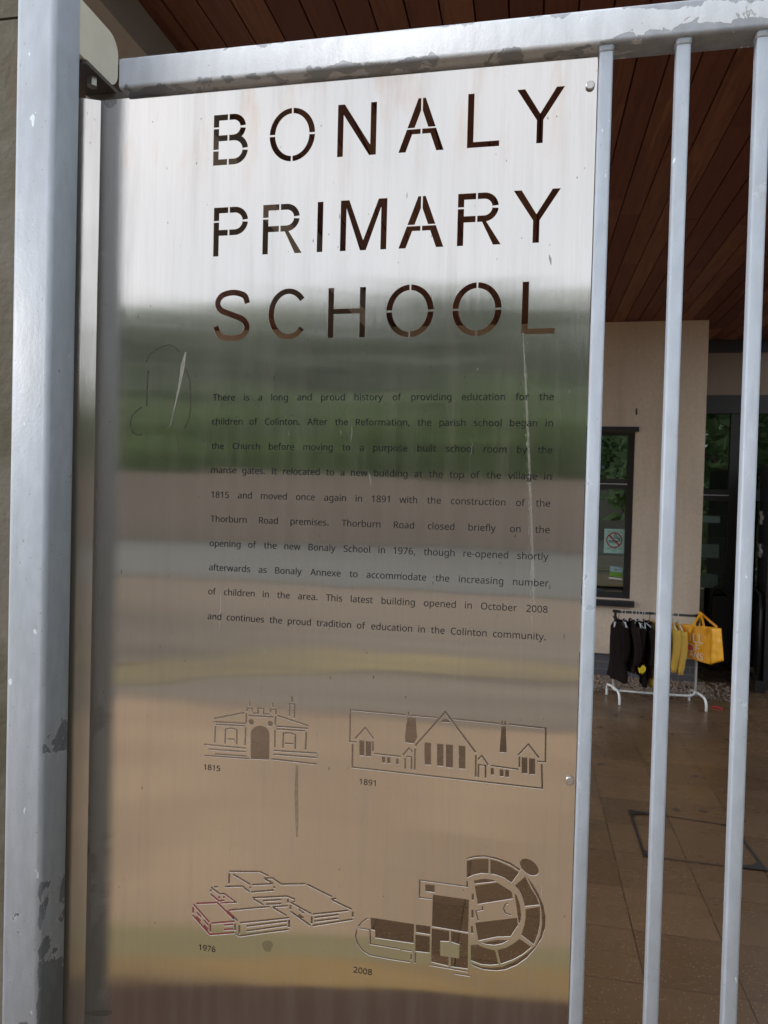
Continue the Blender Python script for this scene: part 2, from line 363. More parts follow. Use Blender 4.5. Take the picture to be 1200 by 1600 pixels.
class MB:
    """collects shapes in world coordinates, then links them as one mesh"""
    def __init__(s): s.v = []; s.f = []; s.mi = []; s.sm = []
    def add(s, vs, fs, mi=0, smooth=False):
        b = len(s.v); s.v += [tuple(v) for v in vs]
        for f in fs: s.f.append([b + i for i in f]); s.mi.append(mi); s.sm.append(smooth)
        return s
    def box(s, a, b, mi=0):
        (x0, y0, z0), (x1, y1, z1) = a, b
        v = [(x0, y0, z0), (x1, y0, z0), (x1, y1, z0), (x0, y1, z0), (x0, y0, z1), (x1, y0, z1), (x1, y1, z1), (x0, y1, z1)]
        return s.add(v, [(0, 3, 2, 1), (4, 5, 6, 7), (0, 1, 5, 4), (1, 2, 6, 5), (2, 3, 7, 6), (3, 0, 4, 7)], mi)
    def prism(s, poly, axis, lo, hi, mi=0, smooth=False):
        """poly: 2-D outline; axis: the extrude axis (0,1,2)"""
        def pt(p, h):
            q = list(p); q.insert(axis, h); return tuple(q)
        n = len(poly); v = [pt(p, lo) for p in poly] + [pt(p, hi) for p in poly]
        s.add(v, [list(range(n))[::-1], list(range(n, 2 * n))], mi)
        s.add(v, [(i, (i + 1) % n, n + (i + 1) % n, n + i) for i in range(n)], mi, smooth)
        return s
    def tube(s, pts, r, seg=10, mi=0, cap=True):
        pts = [Vector(p) for p in pts]; rs = r if isinstance(r, (list, tuple)) else [r] * len(pts)
        rings = []; up = None
        for i, p in enumerate(pts):
            a = pts[max(i - 1, 0)]; b = pts[min(i + 1, len(pts) - 1)]; t = (b - a).normalized()
            if up is None: up = t.orthogonal().normalized()
            up = (up - t * up.dot(t)).normalized(); bi = t.cross(up)
            rings.append([p + (up * math.cos(2 * math.pi * k / seg) + bi * math.sin(2 * math.pi * k / seg)) * rs[i] for k in range(seg)])
        v = [q for rg in rings for q in rg]; f = []
        for i in range(len(pts) - 1):
            for k in range(seg):
                f.append((i * seg + k, i * seg + (k + 1) % seg, (i + 1) * seg + (k + 1) % seg, (i + 1) * seg + k))
        s.add(v, f, mi, True)
        if cap:
            n = len(v); s.add(v[:seg], [list(range(seg))[::-1]], mi); s.add(v[n - seg:], [list(range(seg))], mi)
        return s
    def loft(s, rings, mi=0, smooth=True, cap=True):
        n = len(rings[0]); v = [q for rg in rings for q in rg]
        f = [(i * n + k, i * n + (k + 1) % n, (i + 1) * n + (k + 1) % n, (i + 1) * n + k) for i in range(len(rings) - 1) for k in range(n)]
        s.add(v, f, mi, smooth)
        if cap: s.add(rings[0], [list(range(n))[::-1]], mi); s.add(rings[-1], [list(range(n))], mi)
        return s
    def mesh(s, name):
        me = bpy.data.meshes.new(name); me.from_pydata(s.v, [], s.f); me.update()
        for p, mi, sm in zip(me.polygons, s.mi, s.sm): p.material_index = mi; p.use_smooth = sm
        bm = bmesh.new(); bm.from_mesh(me); bmesh.ops.remove_doubles(bm, verts=bm.verts, dist=1e-6)
        bmesh.ops.recalc_face_normals(bm, faces=bm.faces); bm.to_mesh(me); bm.free()
        return me
    def build(s, name, mats, parent=None): return link(name, s.mesh(name), mats, parent)

def rrect(x0, y0, x1, y1, r, n=5):
    out = []
    for cx, cy, a0 in ((x1 - r, y1 - r, 0), (x0 + r, y1 - r, 90), (x0 + r, y0 + r, 180), (x1 - r, y0 + r, 270)):
        for k in range(n + 1):
            a = R(a0 + 90 * k / n); out.append((cx + r * math.cos(a), cy + r * math.sin(a)))
    return out

# ------------------------------------------------------------------ stencil outlines cut through the sign (panel metres: X, Z)
def arc(cx, cy, rx, ry, a0, a1, n=14):
    return [(cx + rx * math.cos(R(a0 + (a1 - a0) * k / n)), cy + ry * math.sin(R(a0 + (a1 - a0) * k / n))) for k in range(n + 1)]
def thick(pts, wd):
    L, Rr = [], []; n = len(pts)
    for i, (x, y) in enumerate(pts):
        ds = []
        if i > 0: ds.append((x - pts[i - 1][0], y - pts[i - 1][1]))
        if i < n - 1: ds.append((pts[i + 1][0] - x, pts[i + 1][1] - y))
        ds = [(a / math.hypot(a, b), b / math.hypot(a, b)) for a, b in ds]
        nx = -sum(d[1] for d in ds); ny = sum(d[0] for d in ds); l = math.hypot(nx, ny) or 1; nx /= l; ny /= l
        k = 1.0
        if len(ds) == 2: k = 1 / max(.45, abs(nx * -ds[0][1] + ny * ds[0][0]))
        L.append((x + nx * wd / 2 * k, y + ny * wd / 2 * k)); Rr.append((x - nx * wd / 2 * k, y - ny * wd / 2 * k))
    return L + Rr[::-1]
def catmull(p, n=6):
    out = []
    q = [p[0]] + list(p) + [p[-1]]
    for i in range(1, len(q) - 2):
        for k in range(n):
            t = k / n; out.append(tuple(.5 * (2 * q[i][j] + (q[i + 1][j] - q[i - 1][j]) * t + (2 * q[i - 1][j] - 5 * q[i][j] + 4 * q[i + 1][j] - q[i + 2][j]) * t * t
                    + (3 * q[i][j] - q[i - 1][j] - 3 * q[i + 1][j] + q[i + 2][j]) * t ** 3) for j in (0, 1)))
    out.append(tuple(p[-1])); return out

def letter(ch, w, h, t, g=.0026):
    xg = .43 * w; mir = lambda ps: [(w - x, y) for x, y in ps][::-1]
    deg = lambda r: math.degrees(math.asin(min(1, g / 2 / r)))
    if ch == 'I': return [[(0, 0), (0, h), (t, h), (t, 0)]]
    if ch == 'L': return [[(0, 0), (0, h), (t, h), (t, t * .9), (w, t * .9), (w, 0)]]
    if ch == 'N': return [[(0, 0), (0, h), (1.15 * t, h), (w - t, h * .2), (w - t, h), (w, h), (w, 0), (w - 1.15 * t, 0), (t, h * .8), (t, 0)]]
    if ch == 'M':
        c = w / 2
        return [[(0, 0), (0, h), (1.45 * t, h), (c, h * .2), (w - 1.45 * t, h), (w, h), (w, 0), (w - t, 0), (w - t, h * .84), (c + .5 * t, 0), (c - .5 * t, 0), (t, h * .84), (t, 0)]]
    if ch == 'H': return [[(0, 0), (0, h), (t, h), (t, .58 * h), (w - t, .58 * h), (w - t, h), (w, h), (w, 0), (w - t, 0), (w - t, .475 * h), (t, .475 * h), (t, 0)]]
    if ch == 'Y':
        c = w / 2
        return [[(0, h), (1.25 * t, h), (c, .54 * h), (w - 1.25 * t, h), (w, h), (c + t / 2, .42 * h), (c + t / 2, 0), (c - t / 2, 0), (c - t / 2, .42 * h)]]
    if ch == 'O':
        a, b = w / 2, h / 2; out = []
        for q in range(4):
            da = 90 * q
            e = math.degrees(math.atan2(g / 2, (a + b) / 2 - t / 2))
            o_ = arc(a, b, a, b, da + e, da + 90 - e); i_ = arc(a, b, a - t, b - t * .92, da + 90 - e * 1.2, da + e * 1.2)
            out.append(o_ + i_)
        return out
    if ch == 'A':
        c = w / 2; xo = lambda v: v / h * (c - .6 * t); xi = lambda v: xo(v) + 1.2 * t
        vA = next(v * h / 400 for v in range(401) if xi(v * h / 400) >= c - g / 2); a, b = .45 * h, .425 * h
        tl = [(xo(a), a), (xo(h), h), (c - g / 2, h), (c - g / 2, vA), (xi(a), a)]
        bl = [(0, 0), (xo(b), b), (c - g / 2, b), (c - g / 2, .33 * h), (xi(.33 * h), .33 * h), (1.2 * t, 0)]
        return [tl, bl, mir(tl), mir(bl)]
    if ch in 'PR':
        a = (.42 if ch == 'P' else .445) * h; rb = (h - a) / 2; vb = a + rb; xs = w * (.98 if ch == 'P' else .93) - rb; th = deg(rb - t)
        lt = [(0, vb + g / 2), (0, h), (xg - g / 2, h), (xg - g / 2, h - t), (t, h - t), (t, vb + g / 2)]
        lb = [(0, 0), (0, vb - g / 2), (t, vb - g / 2), (t, a + t), (xg - g / 2, a + t), (xg - g / 2, a), (t, a), (t, 0)]
        x1 = xg + g / 2
        rt = [(x1, h - t), (x1, h)] + arc(xs, vb, rb, rb, 90, th) + arc(xs, vb, rb - t, rb - t, th, 90)
        rbm = [(x1, a), (x1, a + t)] + arc(xs, vb, rb - t, rb - t, -90, -th) + arc(xs, vb, rb, rb, -th, -80)
        if ch == 'R': rbm += [(w, 0), (w - 1.25 * t, 0), (.56 * w, a)]
        return [lt, lb, rt, rbm]
    if ch == 'B':
        m_ = .475 * h; ru = (h - m_) / 2; vu = m_ + ru; rl = (m_ + t) / 2; vl = rl; xu = w * .93 - ru; xl = w - rl
        tu, tl = deg(ru - t), deg(rl - t); x0, x1 = xg - g / 2, xg + g / 2
        return [[(0, vu + g / 2), (0, h), (x0, h), (x0, h - t), (t, h - t), (t, vu + g / 2)],
                [(0, vl + g / 2), (0, vu - g / 2), (t, vu - g / 2), (t, m_ + t), (x0, m_ + t), (x0, m_), (t, m_), (t, vl + g / 2)],
                [(0, 0), (0, vl - g / 2), (t, vl - g / 2), (t, t), (x0, t), (x0, 0)],
                [(x1, h - t), (x1, h)] + arc(xu, vu, ru, ru, 90, tu) + arc(xu, vu, ru - t, ru - t, tu, 90),
                [(x1, m_), (x1, m_ + t)] + arc(xu, vu, ru - t, ru - t, -90, -tu) + arc(xu, vu, ru, ru, -tu, -52) + arc(xl, vl, rl, rl, 58, tl) + arc(xl, vl, rl - t, rl - t, tl, 90),
                [(x1, 0), (x1, t)] + arc(xl, vl, rl - t, rl - t, -90, -tl) + arc(xl, vl, rl, rl, -tl, -90)]
    if ch == 'C':
        return [arc(w / 2, h / 2, w / 2, h / 2, 38, 322, 40) + arc(w / 2, h / 2, w / 2 - t, h / 2 - t * .92, 322, 38, 40)]
    if ch == 'S':
        c = [(.93, .735), (.84, .89), (.53, .955), (.22, .90), (.10, .75), (.20, .61), (.5, .515), (.82, .41), (.93, .25), (.80, .09), (.5, .045), (.18, .105), (.055, .29)]
        return [thick(catmull([(x * w, y * h) for x, y in c]), t)]

HOLES = []
def C2(x, y): return 300 + x * .541667, 80 + y * .541667
rows = [('BONALY', [(62, 162), (224, 355), (420, 532), (597, 728), (795, 888), (936, 1074)], ((333.6, 257.7), (840, 225.2)), ((333.6, 179), (881.2, 135.8))),
        ('PRIMARY', [(62, 163), (204, 318), (361, 379), (428, 562), (597, 727), (766, 893), (926, 1062)], ((336.8, 400.7), (834.6, 379.5)), ((333.6, 324.8), (875.3, 294))),
        ('SCHOOL', [(63, 166), (220, 336), (392, 500), (560, 697), (751, 893), (952, 1048)], ((515.6, 528.5), (867.7, 520.4)), ((518.3, 451), (822.7, 439.1)))]
for word, xs, bl, tl in rows:
    zb = sum(P(*p).z for p in bl) / 2; zt = sum(P(*p).z for p in tl) / 2
    for ch, (a, b) in zip(word, xs):
        ym = 0.0
        def yat(px): 
            f = (px - bl[0][0]) / (bl[1][0] - bl[0][0]); yb = bl[0][1] + f * (bl[1][1] - bl[0][1])
            f = (px - tl[0][0]) / (tl[1][0] - tl[0][0]); return (yb + tl[0][1] + f * (tl[1][1] - tl[0][1])) / 2
        pa, pb = C2(a, 0)[0], C2(b, 0)[0]
        x0 = P(pa, yat(pa)).x; x1 = P(pb, yat(pb)).x
        ov = .0016 if ch in 'OCS' else 0
        for poly in letter(ch, x1 - x0, zt - zb + 2 * ov, .0098):
            HOLES.append([(x0 + x, zb - ov + y) for x, y in poly])

def cropper(ox, oy, k):
    return lambda p: (ox + p[0] * k, oy + p[1] * k)
def cut(poly_px):
    q = [P(*p) for p in poly_px]; HOLES.append([(v.x, v.z) for v in q])
def strokes(cr, lines, wd):
    for ln in lines: cut(thick([cr(p) for p in ln], wd))
def rects(cr, rs):
    for x0, y0, x1, y1 in rs: cut([cr((x0, y0)), cr((x1, y0 + (x1 - x0) * .09)), cr((x1, y1 + (x1 - x0) * .06)), cr((x0, y1))])
A_ = cropper(530, 1090, .141667); B_ = cropper(690, 1090, .183333); C_ = cropper(300, 1070, .183333)
D_ = cropper(290, 1340, .116667); E_ = cropper(420, 1340, .116667); F_ = cropper(540, 1360, .175); G_ = cropper(690, 1320, .158333)
# the 1891 schoolhouse
strokes(A_, [[(735, 190), (122, 136), (116, 487), (195, 492)], [(790, 196), (1085, 222)], [(170, 455), (287, 330), (380, 455)], [(370, 480), (370, 598)], [(380, 618), (680, 650)],
             [(700, 640), (770, 555), (812, 608)], [(727, 665), (727, 790)], [(740, 652), (797, 655), (798, 795)], [(835, 562), (832, 798)]], 2.7)
strokes(B_, [[(100, 182), (500, 222)], [(568, 226), (888, 262), (885, 549), (815, 545)], [(308, 530), (342, 494), (400, 578)], [(312, 680), (315, 573), (374, 580), (374, 687)],
             [(420, 580), (655, 612)], [(648, 495), (740, 397), (833, 517)], [(663, 503), (663, 597)], [(292, 490), (290, 677)]], 2.7)
cut(thick([A_((835, 535)), B_((32, 122)), B_((292, 470))], 3.2))
cut(thick([A_((147, 512)), A_((143, 768)), B_((858, 774)), B_((853, 566))], 2.9))
rects(A_, [(220, 470, 277, 642), (290, 478, 352, 650), (470, 652, 508, 722), (525, 655, 565, 728), (625, 672, 655, 738), (757, 156, 773, 207), (940, 494, 1013, 742), (1078, 508, 1150, 755)])
rects(B_, [(35, 398, 97, 597), (145, 408, 203, 607), (418, 600, 445, 660), (495, 611, 528, 672), (540, 616, 574, 678), (682, 508, 731, 648), (745, 516, 797, 655), (510, 197, 523, 238), (535, 197, 549, 238)])
cut([A_(p) for p in ((752, 218), (843, 224), (850, 320), (862, 440), (822, 510), (728, 500), (725, 430), (738, 300))])
cut([B_(p) for p in ((510, 245), (547, 247), (555, 472), (493, 468))])
cut([B_((33 + 38 * math.cos(R(a)), 214 - 32 * math.sin(R(a)))) for a in range(0, 181, 15)])
# the 1815 gatehouse
cut([C_(p) for p in [(497, 636), (497, 425)] + [(579 - 82 * math.cos(R(a)), 425 - 76 * math.sin(R(a))) for a in range(15, 166, 15)] + [(661, 425), (658, 642)]])
strokes(C_, [[(185, 288), (447, 238)], [(185, 315), (460, 331)], [(205, 338), (455, 352)], [(198, 350), (193, 496)], [(457, 362), (450, 520)],
             [(280, 505), (285, 380), (330, 370), (382, 385), (380, 512)], [(297, 462), (365, 466)],
             [(100, 508), (460, 542)], [(140, 549), (460, 572)], [(195, 590), (465, 610)], [(100, 602), (490, 630)],
             [(462, 240), (460, 325)], [(712, 268), (706, 345)], [(706, 385), (704, 538)],
             [(478, 262), (695, 276)], [(514, 242), (562, 244), (562, 200), (610, 205), (608, 249), (662, 252)],
             [(470, 228), (470, 198), (512, 203), (512, 232)], [(668, 240), (668, 210), (714, 215), (714, 255)],
             [(488, 140), (488, 184)], [(687, 155), (687, 194)],
             [(725, 262), (990, 350)], [(712, 353), (990, 373)], [(715, 377), (965, 394)], [(974, 402), (966, 556)],
             [(773, 542), (778, 414), (826, 410), (880, 426), (878, 553)], [(790, 499), (865, 505)],
             [(690, 560), (1065, 584)], [(690, 592), (1065, 622)], [(672, 632), (1062, 676)], [(1065, 595), (1062, 608)],
             [(828, 272), (832, 162), (874, 167), (869, 288)], [(851, 95), (851, 150)]], 2.9)
for cx, cy in ((503, 318), (665, 332)): cut([C_((cx + 24 * math.cos(R(a)), cy + 26 * math.sin(R(a)))) for a in range(0, 360, 30)])
# the 1976 blocks
strokes(D_, [[(580, 187), (995, 190), (1110, 248)], [(582, 210), (578, 355)], [(635, 225), (865, 362)], [(885, 366), (1165, 352)], [(865, 388), (865, 420)], [(872, 463), (1185, 437)], [(1185, 382), (1185, 415)],
             [(375, 395), (435, 393)], [(520, 391), (755, 383), (855, 460)], [(335, 397), (455, 487), (520, 486), (675, 602), (465, 610)], [(337, 425), (337, 460)],
             [(330, 487), (445, 582), (520, 575)], [(448, 515), (448, 555)], [(510, 515), (510, 548)],
             [(140, 617), (425, 605), (645, 828)], [(100, 624), (318, 870)], [(98, 662), (97, 745)], [(92, 772), (325, 1034), (655, 1008)], [(330, 890), (327, 1000)], [(342, 882), (655, 855)],
             [(660, 885), (660, 980)], [(145, 735), (205, 795)], [(140, 790), (200, 855)], [(245, 840), (305, 910)], [(245, 905), (300, 970)], [(510, 905), (635, 898)], [(505, 968), (635, 958)],
             [(552, 712), (695, 848)], [(575, 706), (1130, 658)], [(718, 903), (715, 1028)], [(675, 1022), (718, 1053), (1100, 998), (1380, 963)],
             [(720, 876), (1100, 838), (1392, 806)], [(810, 922), (1360, 852)], [(810, 985), (1360, 906)], [(1384, 832), (1384, 938)],
             [(1045, 277), (1165, 276), (1280, 358), (1605, 352)], [(1060, 288), (1170, 345)],
             [(890, 540), (1350, 518), (1465, 560)], [(905, 555), (1040, 635)], [(1030, 580), (1282, 565)], [(1070, 628), (1282, 618)], [(1370, 550), (1367, 612)], [(1160, 660), (1367, 648)], [(1165, 668), (1350, 780)]], 3.5)
strokes(E_, [[(512, 360), (845, 525)], [(830, 560), (905, 548)], [(850, 572), (1110, 695)], [(585, 760), (1065, 709)], [(1122, 725), (1120, 800)], [(582, 914), (1125, 828)], [(285, 598), (568, 755)], [(290, 635), (287, 700)],
             [(285, 718), (560, 913)], [(573, 790), (571, 890)], [(400, 695), (470, 745)], [(398, 765), (468, 810)], [(605, 805), (935, 766)], [(605, 855), (935, 815)], [(318, 592), (355, 588)]], 3.5)
# the 2008 plan
for pl in [[(778, 215), (1102, 262), (1095, 558), (770, 503)],
           [(768, 518), (924, 541), (924, 638), (845, 634), (845, 762), (921, 773), (918, 858), (763, 820)],
           [(940, 543), (1095, 571), (1090, 882), (935, 862), (937, 776), (1012, 786), (1015, 666), (940, 640)],
           [(222, 420), (612, 480), (608, 655), (262, 605), (262, 539), (222, 530)],
           [(626, 482), (757, 500), (755, 576), (626, 556)], [(622, 573), (752, 591), (750, 740), (620, 725)],
           [(710, 122), (795, 132), (795, 200), (710, 190)],
           [(1125, 206), (1145, 209), (1145, 270), (1125, 267)], [(1122, 350), (1142, 353), (1142, 430), (1122, 427)], [(1118, 497), (1138, 500), (1138, 567), (1118, 564)]]:
    cut([F_(p) for p in pl])
strokes(F_, [[(745, 845), (1090, 905)], [(970, 922), (1112, 944)], [(770, 256), (658, 243), (662, 88), (1085, 145), (1083, 95)], [(205, 432), (188, 432), (140, 468), (110, 506)],
             [(98, 530), (88, 592), (105, 650), (150, 715), (215, 757), (400, 792), (580, 820)], [(118, 516), (216, 531), (221, 658), (485, 702)], [(500, 708), (590, 722)], [(584, 750), (583, 802)], [(622, 735), (620, 832)]], 2.4)
for pl in [[(245, 132), (330, 106), (430, 103), (560, 130), (680, 175), (782, 245), (770, 262), (680, 203), (560, 152), (430, 122), (330, 126), (245, 145)],
           [(832, 300), (900, 390), (960, 490), (1005, 600), (1028, 720), (1020, 830), (985, 930), (920, 1030), (840, 1120), (740, 1190), (630, 1235), (540, 1246), (420, 1236), (330, 1205), (285, 1180),
            (300, 1172), (400, 1205), (500, 1215), (600, 1203), (720, 1152), (830, 1080), (925, 1000), (972, 900), (992, 780), (985, 650), (965, 560), (900, 440)],
           [(247, 158), (330, 142), (430, 138), (464, 142), (462, 288), (390, 283), (320, 298), (247, 330)],
           [(480, 143), (560, 165), (680, 218), (768, 272), (690, 378), (620, 330), (540, 300), (480, 290)],
           [(825, 312), (880, 430), (935, 510), (965, 595), (820, 610), (800, 530), (770, 465), (722, 405)],
           [(828, 635), (968, 612), (973, 700), (968, 800), (945, 900), (910, 988), (785, 892), (815, 800), (829, 720)],
           [(770, 927), (888, 1012), (800, 1085), (700, 1138), (582, 1180), (548, 1040), (640, 1015), (710, 975)],
           [(287, 990), (360, 985), (400, 1008), (470, 1030), (528, 1042), (562, 1184), (480, 1190), (390, 1182), (287, 1145)],
           [(318, 352), (430, 333), (520, 350), (540, 364), (325, 388)], [(325, 406), (545, 372), (690, 460), (705, 535), (355, 590)],
           [(330, 770), (745, 720), (752, 800), (680, 908), (545, 912), (360, 950)], [(390, 968), (560, 937), (665, 942), (600, 978), (520, 993), (440, 985)],
           [(718, 478), (742, 500), (775, 600), (786, 700), (776, 780), (760, 770), (748, 690), (737, 600)]]:
    cut([G_(p) for p in pl])
strokes(G_, [[(660, 577), (628, 590), (611, 632), (630, 675), (690, 698)], [(400, 605), (404, 642), (337, 655), (362, 752)]], 2.3)
cut([G_((866 + 108 * math.cos(R(a)) * math.cos(R(40)) - 66 * math.sin(R(a)) * math.sin(R(40)), 222 + 108 * math.cos(R(a)) * math.sin(R(40)) + 66 * math.sin(R(a)) * math.cos(R(40)))) for a in range(0, 360, 12)])

# ------------------------------------------------------------------ the steel sign
PX0, PX1, PZ0, PZ1, PT = -.806, .0830, .20, 2.480, .0014
from mathutils.geometry import delaunay_2d_cdt
vin = [Vector((PX0, PZ0)), Vector((PX1, PZ0)), Vector((PX1, PZ1)), Vector((PX0, PZ1))]; fin = [[0, 1, 2, 3]]
for h in HOLES:
    ar = sum(h[i - 1][0] * h[i][1] - h[i][0] * h[i - 1][1] for i in range(len(h)))
    if ar < 0: h = h[::-1]
    fin.append(list(range(len(vin), len(vin) + len(h)))); vin += [Vector(p) for p in h]
FOLD, NF = -.7525, 2                                            # the left margin of the sheet curls slightly forward
ed_ = []
for k in range(NF):
    x_ = FOLD - k * .0008; vin += [Vector((x_, PZ0)), Vector((x_, PZ1))]; ed_.append((len(vin) - 2, len(vin) - 1))
cv, ce, cf, ov_, oe_, of_ = delaunay_2d_cdt(vin, ed_, fin, 1, 1e-6)
def fy(x):
    d = max(0.0, FOLD - x); c = (NF - 1) * .0008
    return -.46 * (d * d / (2 * c) if d < c else d - c / 2)
keep = [f for f, o in zip(cf, of_) if o and not any(i > 0 for i in o)]
mb = MB(); nv_ = len(cv); edge = {}
for f in keep:
    for i in range(len(f)):
        e = (f[i - 1], f[i]); edge[e] = 1
mb.v = [(p.x, fy(p.x), p.y) for p in cv] + [(p.x, PT + fy(p.x), p.y) for p in cv]
for f in keep:
    mb.f += [list(f), [i + nv_ for i in reversed(f)]]; mb.mi += [0, 0]; mb.sm += [False, False]
for (i, j) in edge:
    if (j, i) not in edge: mb.f.append([j, i, i + nv_, j + nv_]); mb.mi.append(1); mb.sm.append(False)
me = bpy.data.meshes.new('school_sign'); me.from_pydata(mb.v, [], mb.f); me.update()
bmm = bmesh.new(); bmm.from_mesh(me); bmesh.ops.delete(bmm, geom=[v for v in bmm.verts if not v.link_faces], context='VERTS'); bmm.to_mesh(me); bmm.free()
sign = link('school_sign', me, ['steel', 'cut_edge'])
for p in me.polygons:
    p.material_index = 0 if abs(p.normal.y) > .5 else 1; p.use_smooth = False
tag(sign, 'brushed steel school sign panel with stencil-cut title, history text and building drawings', 'sign')

def load_font():
    try:
        for r in ('LOCAL', 'SYSTEM'):
            f = os.path.join(bpy.utils.resource_path(r), 'datafiles', 'fonts', 'NotoSansHebrew-Regular.woff2')
            if os.path.exists(f): return bpy.data.fonts.load(f)
    except Exception: pass
    return None
FONT = load_font()
CAPH = {}
def glyphs(txt, cap, extrude=0.0, spacing=1.0, bold=0.0):
    if 'h' not in CAPH:
        CAPH['h'] = 1.0; v, f = glyphs('H', 1.0); CAPH['h'] = max(p[1] for p in v)
    size = cap / CAPH['h']
    c = bpy.data.curves.new('txt', 'FONT'); c.body = txt; c.size = size; c.extrude = extrude; c.resolution_u = 3; c.offset = bold; c.space_character = spacing
    if FONT: c.font = FONT
    o = bpy.data.objects.new('txt', c); COL.objects.link(o)
    m = bpy.data.meshes.new_from_object(o.evaluated_get(bpy.context.evaluated_depsgraph_get()))
    bpy.data.objects.remove(o); bpy.data.curves.remove(c)
    v = [tuple(x.co) for x in m.vertices]; f = [tuple(p.vertices) for p in m.polygons]; bpy.data.meshes.remove(m)
    return v, f
def width(v): return (min(x[0] for x in v), max(x[0] for x in v)) if v else (0, 0)

LINES = [("There is a long and proud history of providing education for the", (102, 88), (1133, 88)),
 ("children of Colinton. After the Reformation, the parish school began in", (99, 163), (1130, 165)),
 ("the Church before moving to a purpose built school room by the", (98, 236), (1128, 247)),
 ("manse gates. It relocated to a new building at the top of the village in", (97, 308), (1125, 328)),
 ("1815 and moved once again in 1891 with the construction of the", (97, 384), (1122, 408)),
 ("Thorburn Road premises. Thorburn Road closed briefly on the", (95, 457), (1120, 488)),
 ("opening of the new Bonaly School in 1976, though re-opened shortly", (92, 533), (1116, 567)),
 ("afterwards as Bonaly Annexe to accommodate the increasing number", (90, 605), (1117, 648)),
 ("of children in the area. This latest building opened in October 2008", (88, 678), (1114, 727)),
 ("and continues the proud tradition of education in the Colinton community.", (86, 752), (1108, 811))]
T_ = cropper(280, 580, .516667)
tb = MB(); TS = .0106; EX = .00025
def put(v, f, x, z, y=-EX): tb.add([(x + p[0], y - p[2], z + p[1]) for p in v], f)
for txt, a, b in LINES:
    pa, pb = P(*T_(a)), P(*T_(b)); z = (pa.z + pb.z) / 2
    wd = [glyphs(t, TS, EX, bold=0) for t in txt.split()]
    ws = [width(v) for v, f in wd]; tot = sum(b_ - a_ for a_, b_ in ws)
    gap = (pb.x - pa.x - tot) / (len(wd) - 1); sc = 1.0
    if gap < .0036: sc = (pb.x - pa.x - .0036 * (len(wd) - 1)) / tot; gap = .0036
    x = pa.x
    for (v, f), (a_, b_) in zip(wd, ws):
        put([((p[0] - a_) * sc, p[1], p[2]) for p in v], f, x, z); x += (b_ - a_) * sc + gap
for txt, p0, p1 in (("1815", C_((100, 723)), C_((240, 735))), ("1891", A_((222, 957)), A_((402, 972))), ("1976", D_((178, 1238)), D_((398, 1260))), ("2008", F_((70, 912)), F_((235, 932)))):
    a, b = P(*p0), P(*p1); v, f = glyphs(txt, .0092, EX, bold=0); w0, w1 = width(v); k = (b.x - a.x) / (w1 - w0)
    put([((p[0] - w0) * k, p[1], p[2]) for p in v], f, a.x, (a.z + b.z) / 2)
tb.build('lettering', 'engrave', sign)

def strip(mb, pts, wds, y=-.00012, jit=0):
    pts = [tuple(p) for p in pts]; n = len(pts)
    if not isinstance(wds, (list, tuple)): wds = [wds] * n
    L, Q = [], []
    for i, (px, py) in enumerate(pts):
        a = pts[max(0, i - 1)]; b = pts[min(n - 1, i + 1)]; dx, dy = b[0] - a[0], b[1] - a[1]; l = math.hypot(dx, dy)
        wx = wds[i] / 2; nx, ny = -dy / l * wx, dx / l * wx
        u, v = P(px + nx, py + ny), P(px - nx, py - ny)
        L.append((u.x, y, u.z)); Q.append((v.x, y, v.z))
    mb.add(L + Q, [(i, i + 1, n + i + 1, n + i) for i in range(n - 1)])
sc = MB(); rnd = random.Random(3)
strip(sc, [(290, 550), (286, 570), (281, 600), (272, 640), (266, 665), (260, 670)], [2, 7, 4, 2, 1.6, .8])
for k in range(2): strip(sc, [(290, 550), (286, 570), (281, 600), (272, 640)], [2, 6, 3.5, 1], -.00015 - k * .00004)
strip(sc, [(817, 520), (821, 590), (826, 700), (830, 800), (833, 900), (835, 960)], [1, 3.2, 3.8, 3.4, 4.2, 1], -.0001)
for i in range(110):                                            # long run of white drips down the right side
    t = i / 110 + rnd.uniform(-.01, .01); x = 818 + t * 14 + rnd.gauss(0, 1.6); y = 520 + t * 460; l = rnd.uniform(2, 9)
    strip(sc, [(x, y), (x + .2, y + l / 2), (x, y + l)], [.4, rnd.uniform(.7, 2.0), .4], -.00012 - i * 1e-6)
for i in range(90):
    x, y, l = rnd.uniform(190, 900), rnd.uniform(520, 1330), rnd.choice((1.5, 2, 2, 3, 5))
    strip(sc, [(x, y), (x + rnd.uniform(-1, 1), y + l / 2), (x + rnd.uniform(-1, 1), y + l)], [.5, rnd.uniform(.9, 1.7), .5], -.00022 - i * 1e-6)
for a, b, c in (((575, 735), (580, 762), 2.4), ((345, 925), (343, 985), 3), ((550, 665), (548, 690), 1.4), ((738, 690), (735, 712), 1.6), ((845, 1380), (846, 1400), 2)):
    strip(sc, [a, ((a[0] + b[0]) / 2 + 1, (a[1] + b[1]) / 2), b], [.5, c, .5], -.00035)
sc.build('scratches', 'scratch', sign)['kind'] = 'stuff'
st = MB()
strip(st, catmull([(228, 567), (235, 553), (250, 543), (265, 539), (275, 544), (281, 551)], 4), 2.4, -.00014)
strip(st, catmull([(232, 579), (230, 605), (229, 635)], 3), 2.6, -.00015)
strip(st, catmull([(289, 573), (296, 595), (298, 630), (295, 655), (288, 670)], 4), 2.4, -.00016)
strip(st, catmull([(222, 636), (210, 645), (204, 658), (207, 674), (216, 680), (222, 678)], 4), 2.2, -.00017)
strip(st, [(277, 680), (278, 692), (279, 705)], 1.0, -.00018)
